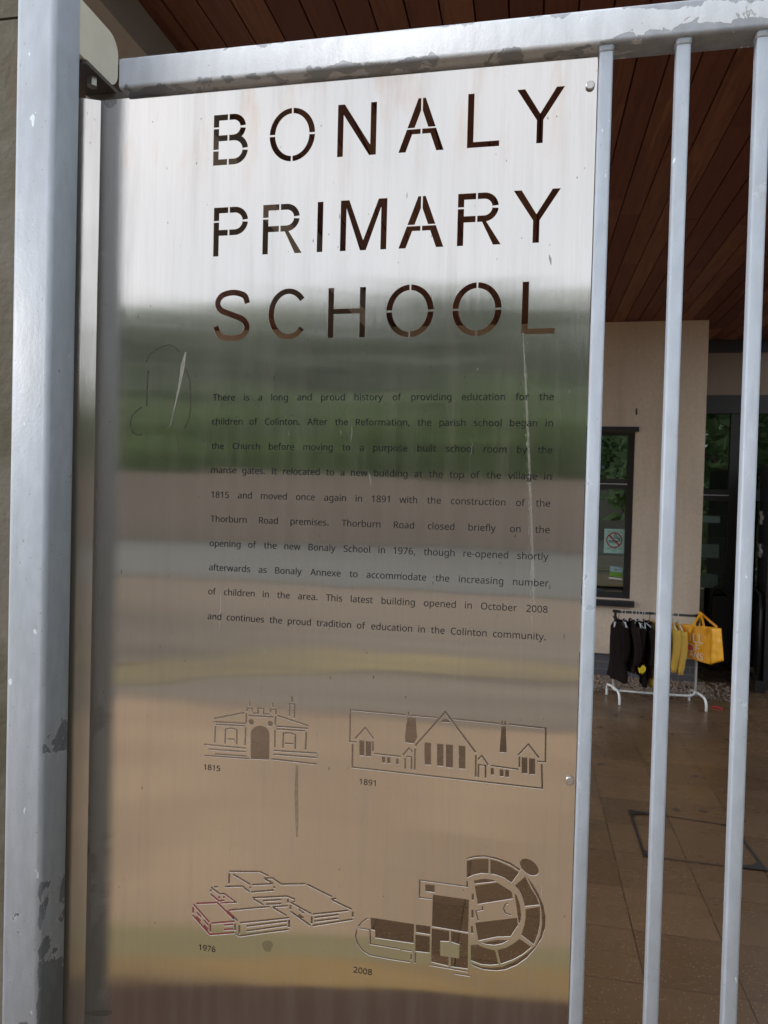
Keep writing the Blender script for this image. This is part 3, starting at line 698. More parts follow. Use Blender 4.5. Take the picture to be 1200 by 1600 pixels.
for i in range(60):
    x, y, l = rnd.uniform(150, 920), rnd.uniform(170, 1560), rnd.choice((2, 3, 3, 4, 6, 9))
    strip(st, [(x, y), (x + rnd.uniform(-.7, .7), y + l / 2), (x - .5, y + l)], [.6, rnd.uniform(1, 2.4), .5], -.0002 - i * 1e-6)
strip(st, [(858, 398), (860, 406), (861, 414)], [1, 4, 1], -.0003)
st.build('stains', 'stain', sign)['kind'] = 'stuff'
st = MB()
strip(st, [(464, 1195), (463, 1240), (464, 1285), (464, 1308)], [4, 6, 5, 3], -.00011)
for cx, cy, rx, ry in ((418, 1478, 9, 10), (172, 160, 11, 9), (128, 1330, 12, 30), (155, 1583, 24, 5)):
    pts = []
    for k in range(24):
        a = 2 * math.pi * k / 24; q = .92 + .10 * math.sin(3 * a + cx) + rnd.uniform(-.05, .05); v = P(cx + rx * q * math.cos(a), cy + ry * q * math.sin(a)); pts.append((v.x, -.0001, v.z))
    st.add(pts, [list(range(24))])
st.build('smudges', 'smudge', sign)['kind'] = 'stuff'
def bolt(px, py, r=.0068, d=.005):
    c = P(px, py); mb = MB()
    pr = [(0, r * 1.0), (d * .7, r), (d, r * .8)]
    rings = [[(c.x + q * math.cos(a), -h, c.z + q * math.sin(a)) for a in [2 * math.pi * k / 18 for k in range(18)]] for h, q in pr]
    mb.loft(rings); return mb.build('bolt', 'steelbolt', sign)
for p in ((922, 135), (890, 1219), (132, 196), (117, 1142)): bolt(*p)

# ------------------------------------------------------------------ gate (rails and bars)
gate = empty('gate', (0, 0, 0), 'grey painted steel gate of upright square bars with flaking top rail', 'gate')
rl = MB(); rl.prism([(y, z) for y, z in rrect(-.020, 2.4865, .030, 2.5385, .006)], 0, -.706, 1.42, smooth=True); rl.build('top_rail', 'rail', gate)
rl = MB(); rl.prism([(y, z) for y, z in rrect(-.020, .10, .030, .15, .006)], 0, -.93, 1.42, smooth=True); rl.build('bottom_rail', 'bar', gate)
rr3 = lambda x0, y0, x1, y1, rad, z: [(x, y, z) for x, y in rrect(x0, y0, x1, y1, rad, 4)]
b0 = MB(); b0.prism(rrect(.0842, -.013, .1042, .007, .003, 4), 2, .151, 2.4855, smooth=True)
b0.loft([rr3(.0842 - e, -.013 - e, .1042 + e, .007 + e, .003 + e, z_) for e, z_ in ((.0002, 2.4775), (.0008, 2.4800), (.0016, 2.4835), (.0020, 2.4862))])
bar = b0.build('bar', 'bar', gate)
for k in range(1, 12):
    b = bar.copy(); COL.objects.link(b); b.parent = gate; b.location = (k * .1095, 0, 0)
bk = MB(); bk.box((-.80, .006, .3), (-.76, .030, 2.485)); bk.build('end_stile', 'bar', gate)

# ------------------------------------------------------------------ gate post
post = empty('gate_post', (-.807, -.06, 0), 'thick grey gate post at left edge with bluish flaking patches', 'post')
pm = MB(); pm.prism(rrect(-.8405, -.105, -.7690, -.033, .009, 6), 2, 0, 2.95, smooth=True); pm.build('post_shaft', 'post', post)
pm = MB(); pm.box((-.90, -.16, .0), (-.72, .04, .012)); pm.build('base_plate', 'plate', post)
pm = MB(); pm.prism(rrect(-.060, 2.543, .082, 2.636, .030, 7), 0, -.830, -.7725, smooth=True); pm.build('guide_block', 'nylon', post)
pm = MB(); pm.box((-.830, -.020, 2.534), (-.7685, .086, 2.541)); pm.build('bracket_plate', 'plate', post)
pm = MB(); pm.prism([(-.784 + .009 * math.cos(R(60 * k)), .020 + .009 * math.sin(R(60 * k))) for k in range(6)], 2, 2.518, 2.5337); pm.build('nut', 'steelbolt', post)
pm = MB(); pm.box((-.83, .070, 2.40), (-.700, .080, 2.5337)); pm.build('bracket_web', 'plate', post)

# ------------------------------------------------------------------ stone pillar behind the post
sp = MB()
hz = [0, 2.675, 3.05]
for i in range(len(hz) - 1):
    e = .004 * ((i * 7) % 3)
    sp.box((-1.62, .045 + e, hz[i] + .004), (-.955 - e, .215, hz[i + 1] - .004))
sp.box((-1.6, .055, 0), (-.97, .205, 3.04))
pl = sp.build('stone_pillar', 'stone'); tag(pl, 'lichen stained stone pillar just behind the grey gate post', 'pillar')

# ------------------------------------------------------------------ ground
def sheet(name, x0, y0, x1, y1, z, mat, label=None):
    mb = MB(); mb.add([(x0, y0, z), (x1, y0, z), (x1, y1, z), (x0, y1, z)], [(0, 1, 2, 3)])
    return tag(mb.build(name, mat), kind='structure')
sheet('ground', -300, -300, 300, 300, -.13, 'dirt')
sheet('yard_paving', -9, -.25, 12, 30, 0, 'yard')
sheet('pavement', -30, -4.60, 30, -.25, 0, 'pave')
kb = MB(); kb.box((-30, -4.75, -.14), (30, -4.60, .004)); tag(kb.build('kerb', 'kerb'), kind='structure')
sheet('road', -60, -9.6, 60, -4.75, -.115, 'asphalt')
def Q(px, py, z):                                               # street point whose mirror image stands at this place in the sign
    v = PZ(px, py, z); return Vector((v.x, -v.y, z))
def band(name, top, bot, z, mat):
    n = len(top); a = [Q(*p, z) for p in top]; b = [Q(*p, z) for p in bot]
    for l in (a, b):
        l.insert(0, l[0] + (l[0] - l[1]).normalized() * 12); l.append(l[-1] + (l[-1] - l[-2]).normalized() * 8)
    mb = MB(); mb.add(a + b, [(i, i + 1, n + 3 + i, n + 2 + i) for i in range(n + 1)]); return mb.build(name, mat)
tag(band('yellow_road_marking', [(230, 1035), (450, 1012), (650, 1020), (900, 1042)], [(230, 1064), (450, 1052), (650, 1050), (900, 1066)], -.110, 'yellow'), kind='structure')
tag(band('mossy_strip', [(180, 1440), (500, 1460), (900, 1480)], [(180, 1498), (500, 1502), (900, 1520)], .004, 'mossy'), kind='structure')
tag(band('ochre_strip', [(180, 1494), (500, 1498), (900, 1515)], [(180, 1535), (500, 1545), (900, 1572)], .008, 'golden'), kind='structure')
tag(band('dark_strip', [(180, 1530), (500, 1540), (900, 1566)], [(180, 1900), (500, 1900), (900, 1900)], .012, 'dark_ground'), kind='structure')  # darker ground strip nearest the gate
sheet('far_pavement', -60, -13.5, 60, -9.6, -.111, 'kerb')
sheet('far_road', -80, -26, 80, -13.5, -.09, 'farroad')

# ------------------------------------------------------------------ canopy
ZC = 3.675
can = empty('canopy', (0, 4, ZC), 'reddish brown timber boarded entrance canopy on steel beam', 'canopy')
sf = MB(); wid = .13; rb = random.Random(11)
for i in range(-31, 21):
    x0 = i * wid; y = .56  # boards start forward, out of view, to shade the yard behind the sign
    while y < 9.0:
        y1 = min(9.0, y + rb.uniform(1.6, 3.4))
        dz = rb.uniform(-.003, .003)
        sf.box((x0 + .0035, y + .001, ZC + dz), (x0 + wid - .0035, y1 - .002, ZC + .02 + dz)); y = y1
sf.build('soffit', 'wood', can)
vd = MB(); vd.box((-31 * wid, .54, ZC + .026), (21 * wid, 9.0, ZC + .05)); vd.build('void_lining', 'gap', can)
vd = MB(); vd.box((-31 * wid, .48, ZC - .01), (21 * wid, .54, ZC + .35)); vd.box((-31 * wid, .54, ZC + .3), (21 * wid, 9, ZC + .35)); vd.build('roof_deck', 'beam', can)
bmx = MB(); bmx.box((-1.66, .60, 3.505), (-1.515, 7, 3.52)); bmx.box((-1.53, .60, 3.5205), (-1.515, 7, 3.668)); bmx.build('edge_beam', 'beam', can)
bmx = MB(); bmx.box((-2.40, .60, 3.53), (-1.67, 7, 3.66)); bmx.build('fascia_board', 'beamrust', can)

# ------------------------------------------------------------------ school building
YW, YR, XE = 6.65, 7.60, 1.722
sch = empty('school_building', (0, YW, 0), 'beige rendered school building with dark framed window and recessed glazed entrance', 'building')
WX0, WX1, WZ0, WZ1 = -.40, 1.052, .82, 2.545
wl = MB()
wl.box((-7, YW, .245), (WX0, YW + .3, ZC - .002)); wl.box((WX1, YW, .245), (XE, YW + .3, ZC - .002))
wl.box((WX0, YW, .245), (WX1, YW + .3, WZ0 - .0)); wl.box((WX0, YW, WZ1), (WX1, YW + .3, ZC - .002))
wl.box((XE - .3, YW + .301, .245), (XE, YR + .2, ZC - .002))
wl.build('wall', 'render', sch)
pn = MB(); pn.box((-7, YW + .02, 0), (XE - .015, YW + .3, .243)); pn.box((XE - .3, YW + .3, 0), (XE - .015, YR + .1, .243)); pn.build('plinth', 'brick', sch)
win = MB(); fw, yf = .062, YW + .05
win.box((WX0, yf, WZ0), (WX0 + fw, yf + .07, WZ1)); win.box((WX1 - fw, yf, WZ0), (WX1, yf + .07, WZ1))
win.box((WX0 + fw, yf, WZ0), (WX1 - fw, yf + .07, WZ0 + fw)); win.box((WX0 + fw, yf, WZ1 - fw * .5), (WX1 - fw, yf + .07, WZ1))
win.box((WX0 + fw, yf - .01, 1.955), (WX1 - fw, yf + .06, 2.06)); win.box((.28, yf + .001, WZ0 + fw), (.34, yf + .061, 1.955)); win.box((.28, yf + .001, 2.06), (.34, yf + .061, WZ1 - fw * .5))
wo = win.build('window', 'frame', sch)
tr = MB(); tr.box((WX0 + fw, yf - .013, 2.004), (WX1 - fw, yf - .0102, 2.010)); tr.build('frame_seam', 'hinge', wo)
pa = MB()
for x0, x1 in ((WX0 + fw, .28), (.34, WX1 - fw)):
    for z0, z1 in ((WZ0 + fw, 1.955), (2.06, WZ1 - fw * .5)): pa.box((x0, yf + .028, z0), (x1, yf + .034, z1))
pa.build('pane', 'glass', wo)
sl_ = MB(); sl_.prism([(YW - .045, WZ0 - .075), (YW + .06, WZ0 - .075), (YW + .06, WZ0 - .002), (YW - .045, WZ0 - .02)], 0, WX0 - .03, WX1 + .035); sl_.build('sill', 'frame', wo)
hd = MB(); hd.box((WX0 - .02, YW - .03, WZ1 - .002), (WX1 + .03, YW - .001, WZ1 + .05)); hd.build('lintel_trim', 'frame', wo)
vt = MB(); vt.box((1.047, YW - .003, 2.72), (1.060, YW - .0003, 2.785)); vt.build('vent_slot', 'ink', sch)
# dark rooms behind the glass
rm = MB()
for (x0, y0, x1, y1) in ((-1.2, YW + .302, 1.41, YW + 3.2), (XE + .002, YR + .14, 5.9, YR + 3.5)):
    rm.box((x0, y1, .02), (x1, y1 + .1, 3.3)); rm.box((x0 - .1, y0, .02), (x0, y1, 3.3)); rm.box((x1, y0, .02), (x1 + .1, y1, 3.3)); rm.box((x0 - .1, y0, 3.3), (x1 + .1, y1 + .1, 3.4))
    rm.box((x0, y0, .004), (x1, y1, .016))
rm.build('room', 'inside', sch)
# recess: bulkhead, entrance screen
bh = MB(); bh.box((XE + .002, YR, 3.055), (2.36, YR + .12, 3.53)); bh.box((2.43, YR, 3.055), (6, YR + .12, 3.53)); bh.build('bulkhead', 'bulkhead', sch)
scn = MB()
scn.box((XE + .002, YR - .02, 2.85), (6, YR + .13, 3.053)); scn.box((XE + .002, YR - .02, 3.533), (6, YR + .13, ZC - .002)); scn.box((2.362, YR - .03, 0), (2.428, YR + .10, 3.53))
scn.box((XE + .002, YR, .02), (1.78, YR + .07, 2.85)); scn.box((2.20, YR, .02), (2.36, YR + .07, 2.85)); scn.box((1.78, YR - .005, 1.865), (2.20, YR + .065, 1.99))
scn.box((1.78, YR, .02), (2.20, YR + .065, .12)); scn.box((2.64, YR, .02), (2.72, YR + .07, 2.85)); scn.box((2.43, YR - .004, 1.87), (2.64, YR + .066, 2.0)); scn.box((2.72, YR, 0), (6, YR + .12, 2.85))
so_ = scn.build('entrance_screen', 'frame', sch)
pa = MB(); pa.box((1.78, YR + .03, .12), (2.20, YR + .036, 1.865)); pa.box((1.78, YR + .03, 1.99), (2.20, YR + .036, 2.85)); pa.box((2.43, YR + .03, 2.0), (2.64, YR + .036, 2.85)); pa.box((2.43, YR + .03, .02), (2.64, YR + .036, 1.87))
pa.build('pane', 'glass', so_)
bl = MB()
for k in range(13):
    z = 2.05 + k * .06; bl.add([(2.45, YR + .10, z), (2.63, YR + .10, z), (2.63, YR + .14, z + .052), (2.45, YR + .14, z + .052)], [(0, 1, 2, 3)])
bl.build('blind', 'blind', so_)
for z0, z1 in ((1.615, 1.69), (1.215, 1.37), (.875, 1.03)):
    fb_ = MB(); fb_.box((1.782, YR + .026, z0), (2.125, YR + .0285, z1)); fb_.build('reflection_band', 'reflection_tone', so_)  # pale bands painted in place of street reflections in the glass
sm = MB(); sm.box((1.78, YR - .009, 1.925), (2.20, YR - .0055, 1.931)); sm.build('frame_seam', 'hinge', so_)
# made-up shelf behind the glass in place of street reflections
ct = MB()
ct.box((1.74, YR + .5, .9), (2.45, YR + .9, 1.0)); ct.box((1.74, YR + .52, .86), (2.45, YR + .54, .898)); ct.box((1.74, YR + .55, 1.30), (2.45, YR + .85, 1.42)); ct.box((1.74, YR + .52, 1.62), (2.45, YR + .80, 1.70))
ct.box((1.74, YR + .86, .02), (2.45, YR + .9, .9)); ct.box((1.74, YR + .86, 1.0), (2.45, YR + .9, 1.3)); ct.box((1.74, YR + .81, 1.42), (2.45, YR + .85, 1.62))
tag(ct.build('stand_in_shelf', 'white_panel'), 'made-up pale shelf behind the entrance glass in place of street reflections', 'shelf')
# open door leaf with guard panel and hinges
dl = empty('door', (2.5, 7.5, 0), 'black open door leaf at right edge beside recessed entrance', 'door')
h0, h1 = Vector((2.50, 7.52, 0)), Vector((2.275, 6.42, 0)); dv = (h1 - h0).normalized(); dn = Vector((dv.y, -dv.x, 0))
if dn.dot(CAM - h0) < 0: dn = -dn
def leafbox(mb, a, b, z0, z1, o0, o1):
    pts = [h0 + dv * a + dn * o0, h0 + dv * b + dn * o0, h0 + dv * b + dn * o1, h0 + dv * a + dn * o1]
    mb.prism([(p.x, p.y) for p in pts], 2, z0, z1)
mb = MB(); leafbox(mb, 0, 1.12, .03, 2.25, -.05, 0); mb.build('leaf', 'door', dl)
mb = MB(); pts = [(0.16, .06), (.16, .84), (.24, .93), (.95, .93), (1.05, .80), (1.05, .06)]
mb.tube([h0 + dv * a + dn * .03 + Vector((0, 0, z)) for a, z in pts], .022, 8); mb.build('guard_hoop', 'black', dl)
mb = MB(); leafbox(mb, .17, 1.04, .06, .80, .008, .022); mb.build('kick_panel', 'frame', dl)
mb = MB(); leafbox(mb, 1.02, 1.14, 0, .12, .001, .07); mb.build('door_stop', 'black', dl)
for z in (1.695, 1.345, .30):
    mb = MB()
    leafbox(mb, .18, .36, z + .025, z + .065, .001, .012); leafbox(mb, .18, .36, z - .065, z - .025, .001, .012); leafbox(mb, .36, .41, z - .07, z + .07, .001, .016); leafbox(mb, .41, .55, z - .02, z + .02, .001, .012)
    mb.build('hinge', 'hinge', dl)
gd = empty('guard_rail', (2.13, 7.5, 0), 'black curved top finger guard standing before entrance glass', 'rail')
mb = MB(); mb.tube([(2.03, 7.52, .0), (2.03, 7.52, .78), (2.045, 7.52, .86), (2.09, 7.52, .90), (2.14, 7.52, .885), (2.24, 7.52, .79), (2.27, 7.52, .72), (2.27, 7.52, 0)], .020, 8); mb.build('hoop', 'black', gd)
mb = MB(); mb.box((2.045, 7.515, .05), (2.255, 7.525, .80)); mb.build('infill_panel', 'frame', gd)

# ------------------------------------------------------------------ notices in the window
def notice(root, quads): pass
Yn = yf + .026
a, b = P(944.5, 826, Yn), P(975, 865, Yn); nx0, nx1, nz0, nz1 = a.x, b.x, b.z, a.z
nw, nh = nx1 - nx0, nz1 - nz0
nsn = empty('no_smoking_notice', ((nx0 + nx1) / 2, Yn, nz0), 'pale green no smoking notice stuck on the dark window', 'notice')
mb = MB(); mb.box((nx0, Yn - .0012, nz0), (nx1, Yn, nz1)); mb.build('sheet', 'paper', nsn)
cx, cz, rr = (nx0 + nx1) / 2, nz0 + nh * .535, nw * .40
mb = MB(); ro = [(cx + rr * math.cos(a_), cz + rr * math.sin(a_)) for a_ in [2 * math.pi * k / 36 for k in range(36)]]; ri = [(cx + rr * .84 * math.cos(a_), cz + rr * .84 * math.sin(a_)) for a_ in [2 * math.pi * k / 36 for k in range(36)]]
v = [(x, Yn - .002, z) for x, z in ro + ri]; mb.add(v, [(k, (k + 1) % 36, 36 + (k + 1) % 36, 36 + k) for k in range(36)])
q = thick([(cx - rr * .6, cz + rr * .6), (cx + rr * .6, cz - rr * .6)], rr * .2); mb.add([(x, Yn - .0026, z) for x, z in q], [list(range(len(q)))])
mb.build('red_symbol', 'red_ink', nsn)
mb = MB()
def inkpoly(q, y=.0021): mb.add([(x, Yn - y, z) for x, z in q], [list(range(len(q)))])
def inkrect(x0, z0, x1, z1): inkpoly([(cx + x0 * rr, cz + z0 * rr), (cx + x1 * rr, cz + z0 * rr), (cx + x1 * rr, cz + z1 * rr), (cx + x0 * rr, cz + z1 * rr)])
inkrect(-.72, -.18, .45, -.04); inkrect(-.72, -.36, .45, -.30); inkrect(.5, -.18, .58, -.04); inkrect(.63, -.18, .71, -.04)
for pts in ([(.02, .72), (.0, .45), (.2, .25), (.5, .2), (.62, .0)], [(.02, .72), (.22, .68), (.25, .42), (.55, .38), (.70, .0)]):
    sm_ = catmull([(cx + a_ * rr, cz + b_ * rr) for a_, b_ in pts], 5); t_ = thick(sm_, rr * .09)
    n_ = len(sm_); mb.add([(x, Yn - .0022, z) for x, z in t_], [(i, i + 1, 2 * n_ - 2 - i, 2 * n_ - 1 - i) for i in range(n_ - 1)])
def inktext(txt, xc, z, w_, y=.0021):
    v, f = glyphs(txt, .02); w0, w1 = width(v); k = w_ / (w1 - w0)
    mb.add([(xc + ((p[0] - w0) * k - w_ / 2), Yn - y, z + p[1] * k) for p in v], f)
inktext("THIS SCHOOL IS", cx, nz1 - nh * .145, nw * .72); inktext("SMOKE AND VAPE", cx, nz0 + nh * .165, nw * .78); inktext("FREE", cx, nz0 + nh * .075, nw * .2)
mb.build('lettering', 'ink', nsn)
lf = empty('leaflet', P(963, 906, Yn), 'small blue and green picture leaflet low in the dark window', 'leaflet')
def quad(name, px, mat, parent, y=Yn - .001):
    m_ = MB(); m_.prism([(P(*p, Yn).x, P(*p, Yn).z) for p in px], 1, y, y + .0008); return m_.build(name, mat, parent)
quad('top_picture', [(953.5, 884.5), (974.5, 887), (972.5, 895), (953, 892.5)], 'leaf_sky', lf); quad('green_picture', [(953, 892.7), (972.5, 895.2), (972, 902.3), (951.8, 899.8)], 'leaf_green', lf); quad('white_footer', [(951.5, 901.5), (972, 904), (972, 906.5), (951, 903.5)], 'white_panel', lf)
quad('dark_mark', [(960, 889.3), (964, 889.7), (964, 891), (960, 890.6)], 'ink', lf, Yn - .0025)

# ------------------------------------------------------------------ manhole cover, gravel, litter
mh = empty('manhole_cover', (.92, 3.0, 0), 'square recessed paving manhole cover with black corner frame in wet paving', 'manhole cover')
q = [PZ(984, 1267), PZ(1143, 1291), PZ(1198, 1362), PZ(1007, 1339)]
mb = MB(); wdt = [.008, .015, .007, .013]
for i in range(4):
    a, b = q[i], q[(i + 1) % 4]; d_ = (b - a).normalized(); nrm_ = Vector((-d_.y, d_.x, 0)); w_ = wdt[i] / 2
    a2, b2 = a - d_ * .008, b + d_ * .008
    mb.add([a2 + nrm_ * w_ + Vector((0, 0, .003 + i * .0008)), b2 + nrm_ * w_ + Vector((0, 0, .003 + i * .0008)), b2 - nrm_ * w_ + Vector((0, 0, .003 + i * .0008)), a2 - nrm_ * w_ + Vector((0, 0, .003 + i * .0008))], [(0, 1, 2, 3)])
mb.build('frame', 'iron', mh)
for i in range(4):
    a = q[i]; c1 = (q[(i + 1) % 4] - a).normalized(); c2 = (q[i - 1] - a).normalized(); mb = MB(); r_ = random.Random(i)
    k1, k2 = ((.17, .07), (.10, .06), (.17, .09), (.08, .07))[i]
    z = Vector((0, 0, .0068)); pts = [a + z, a + c1 * k1 + z, a + c1 * k1 * .55 + c2 * k2 * .35 + z, a + c1 * k1 * .3 + c2 * k2 * .5 + z, a + c2 * k2 + z]
    mb.add(pts, [(0, 1, 2, 3, 4)]); mb.build('corner_plate', 'iron', mh)
gv = MB(); rg = random.Random(5)
ico = bmesh.new(); bmesh.ops.create_icosphere(ico, subdivisions=1, radius=1); iv = [v_.co.copy() for v_ in ico.verts]; iF = [[v_.index for v_ in f_.verts] for f_ in ico.faces]; ico.free()
for i in range(2600):
    x = rg.uniform(.35, 2.0); y = rg.uniform(5.92, 6.66); 
    if y < 6.0 + .05 * math.sin(x * 9): continue
    if x > 1.75 and rg.random() < .6: continue
    r_ = rg.uniform(.006, .014); e = Matrix.Rotation(rg.uniform(0, 3), 3, 'Z')
    sx, sy, sz = r_ * rg.uniform(.8, 1.4), r_ * rg.uniform(.7, 1.1), r_ * rg.uniform(.5, .8)
    gv.add([(e @ Vector((p.x * sx, p.y * sy, p.z * sz))) + Vector((x, y, sz * .6 + rg.uniform(0, .012))) for p in iv], iF)
tag(gv.build('gravel', 'gravel'), 'loose brown gravel strip along the foot of the wall', 'gravel', kind='stuff')
lt = MB()
for i, (px, py) in enumerate([(938, 1137), (932, 1166), (938, 1195), (1050, 1148), (1086, 1214), (1057, 1266), (963, 1118), (1003, 1121), (1098, 1268), (1150, 1180)]):
    c = PZ(px, py); a = rg.uniform(-.6, .6); d_ = Vector((math.cos(a), math.sin(a), 0)); n_ = Vector((-d_.y, d_.x, 0)); l = rg.uniform(.02, .035); w_ = rg.uniform(.008, .014)
    z0 = Vector((0, 0, .004)); z1 = Vector((0, 0, .013))
    lt.add([c - d_ * l + z0, c + n_ * w_ + z1, c + d_ * l + z0, c - n_ * w_ + z0], [(0, 1, 2), (0, 2, 3)])
tag(lt.build('leaf_litter', 'litter'), 'scattered small dead leaves lying on the wet paving', 'litter', kind='stuff')
q_ = [PZ(296, 1404), PZ(366, 1398), PZ(362, 1470), PZ(300, 1472)]
rm_ = MB(); rm_.add([v + Vector((0, 0, .004)) for v in q_], [(0, 1, 2, 3)]); tag(rm_.build('red_floor_marking', 'redpaint'), kind='structure')
rs = MB(); a, b = PZ(1112, 1106), PZ(1128, 1109)
rs.tube([a + Vector((0, 0, .006)), (a + b) / 2 + Vector((0, .03, .008)), b + Vector((0, 0, .006))], .008, 6)
tag(rs.build('red_cord', 'red'), 'short red cord lying on the paving right of the clothes rack', 'cord')

# ------------------------------------------------------------------ clothes rack, hangers, garments
rk = empty('clothes_rack', (1.16, 5.75, 0), 'white tubular clothes rack with black hanging rail', 'clothes rack')
YK = 5.75
xl, xr = P(958, 1070, YK).x, P(1087, 1060, YK).x; ZR = (P(955, 953, YK).z + P(1085, 963, YK).z) / 2
def tubes(name, pts, r, mat, parent, smooth_n=5):
    m_ = MB(); m_.tube(catmull3(pts, smooth_n) if smooth_n else pts, r, 10); return m_.build(name, mat, parent)
def catmull3(p, n):
    p = [Vector(x) for x in p]; q = [p[0]] + p + [p[-1]]; out = []
    for i in range(1, len(q) - 2):
        for k in range(n):
            t = k / n; out.append(.5 * (2 * q[i] + (q[i + 1] - q[i - 1]) * t + (2 * q[i - 1] - 5 * q[i] + 4 * q[i + 1] - q[i + 2]) * t * t + (3 * q[i] - q[i - 1] - 3 * q[i + 1] + q[i + 2]) * t ** 3))
    out.append(p[-1]); return out
RT = .0105
tubes('upright', [(xl, YK, .10), (xl, YK, .5), (xl, YK, ZR - .09)], RT, 'white_tube', rk, 0)
tubes('upright', [(xr, YK, .13), (xr, YK, .5), (xr, YK, ZR - .09)], RT, 'white_tube', rk, 0)
tubes('base_bar', [(xl, YK, .125), (xl + .006, YK - .005, .105), (xl + .05, YK - .006, .092), (xl + .3, YK - .006, .09), (xr - .1, YK - .006, .09), (xr - .025, YK - .005, .10), (xr, YK, .135)], RT, 'white_tube', rk, 5)
for xc, dx in ((xl, -.02), (xr + .02, .02)):
    tubes('foot', [(xc - .035, YK + .17, .0), (xc - .035, YK + .165, .075), (xc - .03, YK + .12, .112), (xc, YK, .118), (xc + .03, YK - .10, .108), (xc + .04, YK - .145, .07), (xc + .042, YK - .15, 0)], RT, 'white_tube', rk, 5)
m_ = MB(); m_.tube([(xl - .025, YK, ZR), (xr + .03, YK, ZR)], .0075, 8); m_.tube([(xl, YK, ZR - .012), (xr, YK, ZR - .012)], .004, 6); m_.build('hanging_rail', 'black', rk)
for xc in (xl, xr):
    m_ = MB(); m_.box((xc - .022, YK - .014, ZR - .012), (xc + .016, YK + .014, ZR + .012)); m_.box((xc - .011, YK - .011, ZR - .095), (xc + .011, YK + .011, ZR - .013)); m_.box((xc - .02, YK - .013, ZR - .062), (xc + .014, YK + .013, ZR - .046)); m_.build('corner_joint', 'black', rk)
def hanger(x, yaw, mat, label):
    c = Vector((x, YK, ZR)); d_ = Vector((math.sin(yaw), -math.cos(yaw), 0)); m_ = MB()
    zt = -.070
    m_.tube([c + Vector((0, 0, .010)) - d_ * .010, c + Vector((0, 0, .0125)), c + Vector((0, 0, .006)) + d_ * .011, c + Vector((0, 0, -.02)) + d_ * .006, c + Vector((0, 0, zt))], .0028, 6)
    m_.tube([c - d_ * .125 + Vector((0, 0, zt - .055)), c - d_ * .06 + Vector((0, 0, zt - .022)), c + Vector((0, 0, zt)), c + d_ * .06 + Vector((0, 0, zt - .022)), c + d_ * .125 + Vector((0, 0, zt - .055))], .0045, 6)
    return tag(m_.build('clothes_hanger', mat), label, 'hanger', 'clothes hangers on the rack')
def garment(name, x, yaw, top, bottom, half_w, flare, th, mat, label, sleeves=.0, cat='garment', seed=0):
    """a garment hanging from its shoulders, front to back thin, with hem folds; sleeves hang at the sides"""
    r_ = random.Random(seed); d_ = Vector((math.sin(yaw), -math.cos(yaw), 0)); n_ = Vector((d_.y, -d_.x, 0)); c = Vector((x, YK, 0))
    root = empty(name, (x, YK, bottom), label, cat, 'uniform garments on the clothes rack')
    rings = []; K = 28; ph = r_.uniform(0, 6); ph2 = r_.uniform(0, 6)
    for t in (0, .012, .03, .06, .12, .2, .3, .42, .55, .68, .8, .9, .97, 1):
        z = top + (bottom - top) * t
        if t < .12: hw = half_w * (.26 + .74 * (t / .12) ** .6); tk = th * (.45 + .55 * t / .12)
        else: hw = half_w * (1 - .12 * math.sin((t - .12) / .88 * math.pi) + flare * ((t - .12) / .88) ** 1.5); tk = th * (1 + .5 * flare * t)
        ring = []
        for k in range(K):
            a = 2 * math.pi * k / K; fold = 1 + .30 * t * math.sin(5 * a + ph) + .16 * t * math.sin(9 * a + ph2)
            ring.append(c + d_ * (hw * math.cos(a) * (1 + .05 * t * math.sin(3 * a + ph))) + n_ * (tk * math.sin(a) * fold + .012 * t * math.sin(2.2 * t * 3 + ph)) + Vector((0, 0, z)))
        rings.append(ring)
    m_ = MB(); m_.loft(rings); m_.build('body', mat, root)
    if sleeves:
        for s_ in (-1, 1):
            m_ = MB(); z0 = top - .045; pts = []; rs_ = []
            for t in (0, .1, .3, .5, .7, .86, .92, 1):
                pts.append(c + d_ * s_ * (half_w * (.78 + .28 * min(1, t * 2.4))) + n_ * (.012 * math.sin(4 * t + ph + s_)) + Vector((0, 0, z0 - sleeves * t)))
                rs_.append(.040 - .012 * t if t < .9 else .024)
            m_.tube(pts, rs_, 12); m_.build('sleeve', mat, root)
    m_ = MB(); m_.tube([c + d_ * (.05 * math.cos(a)) + n_ * (.018 * math.sin(a)) + Vector((0, 0, top + .004 + .010 * math.cos(2 * a))) for a in [2 * math.pi * k / 12 for k in range(13)]], .008, 6); m_.build('collar', mat, root)
    return root
GT = ZR - .085
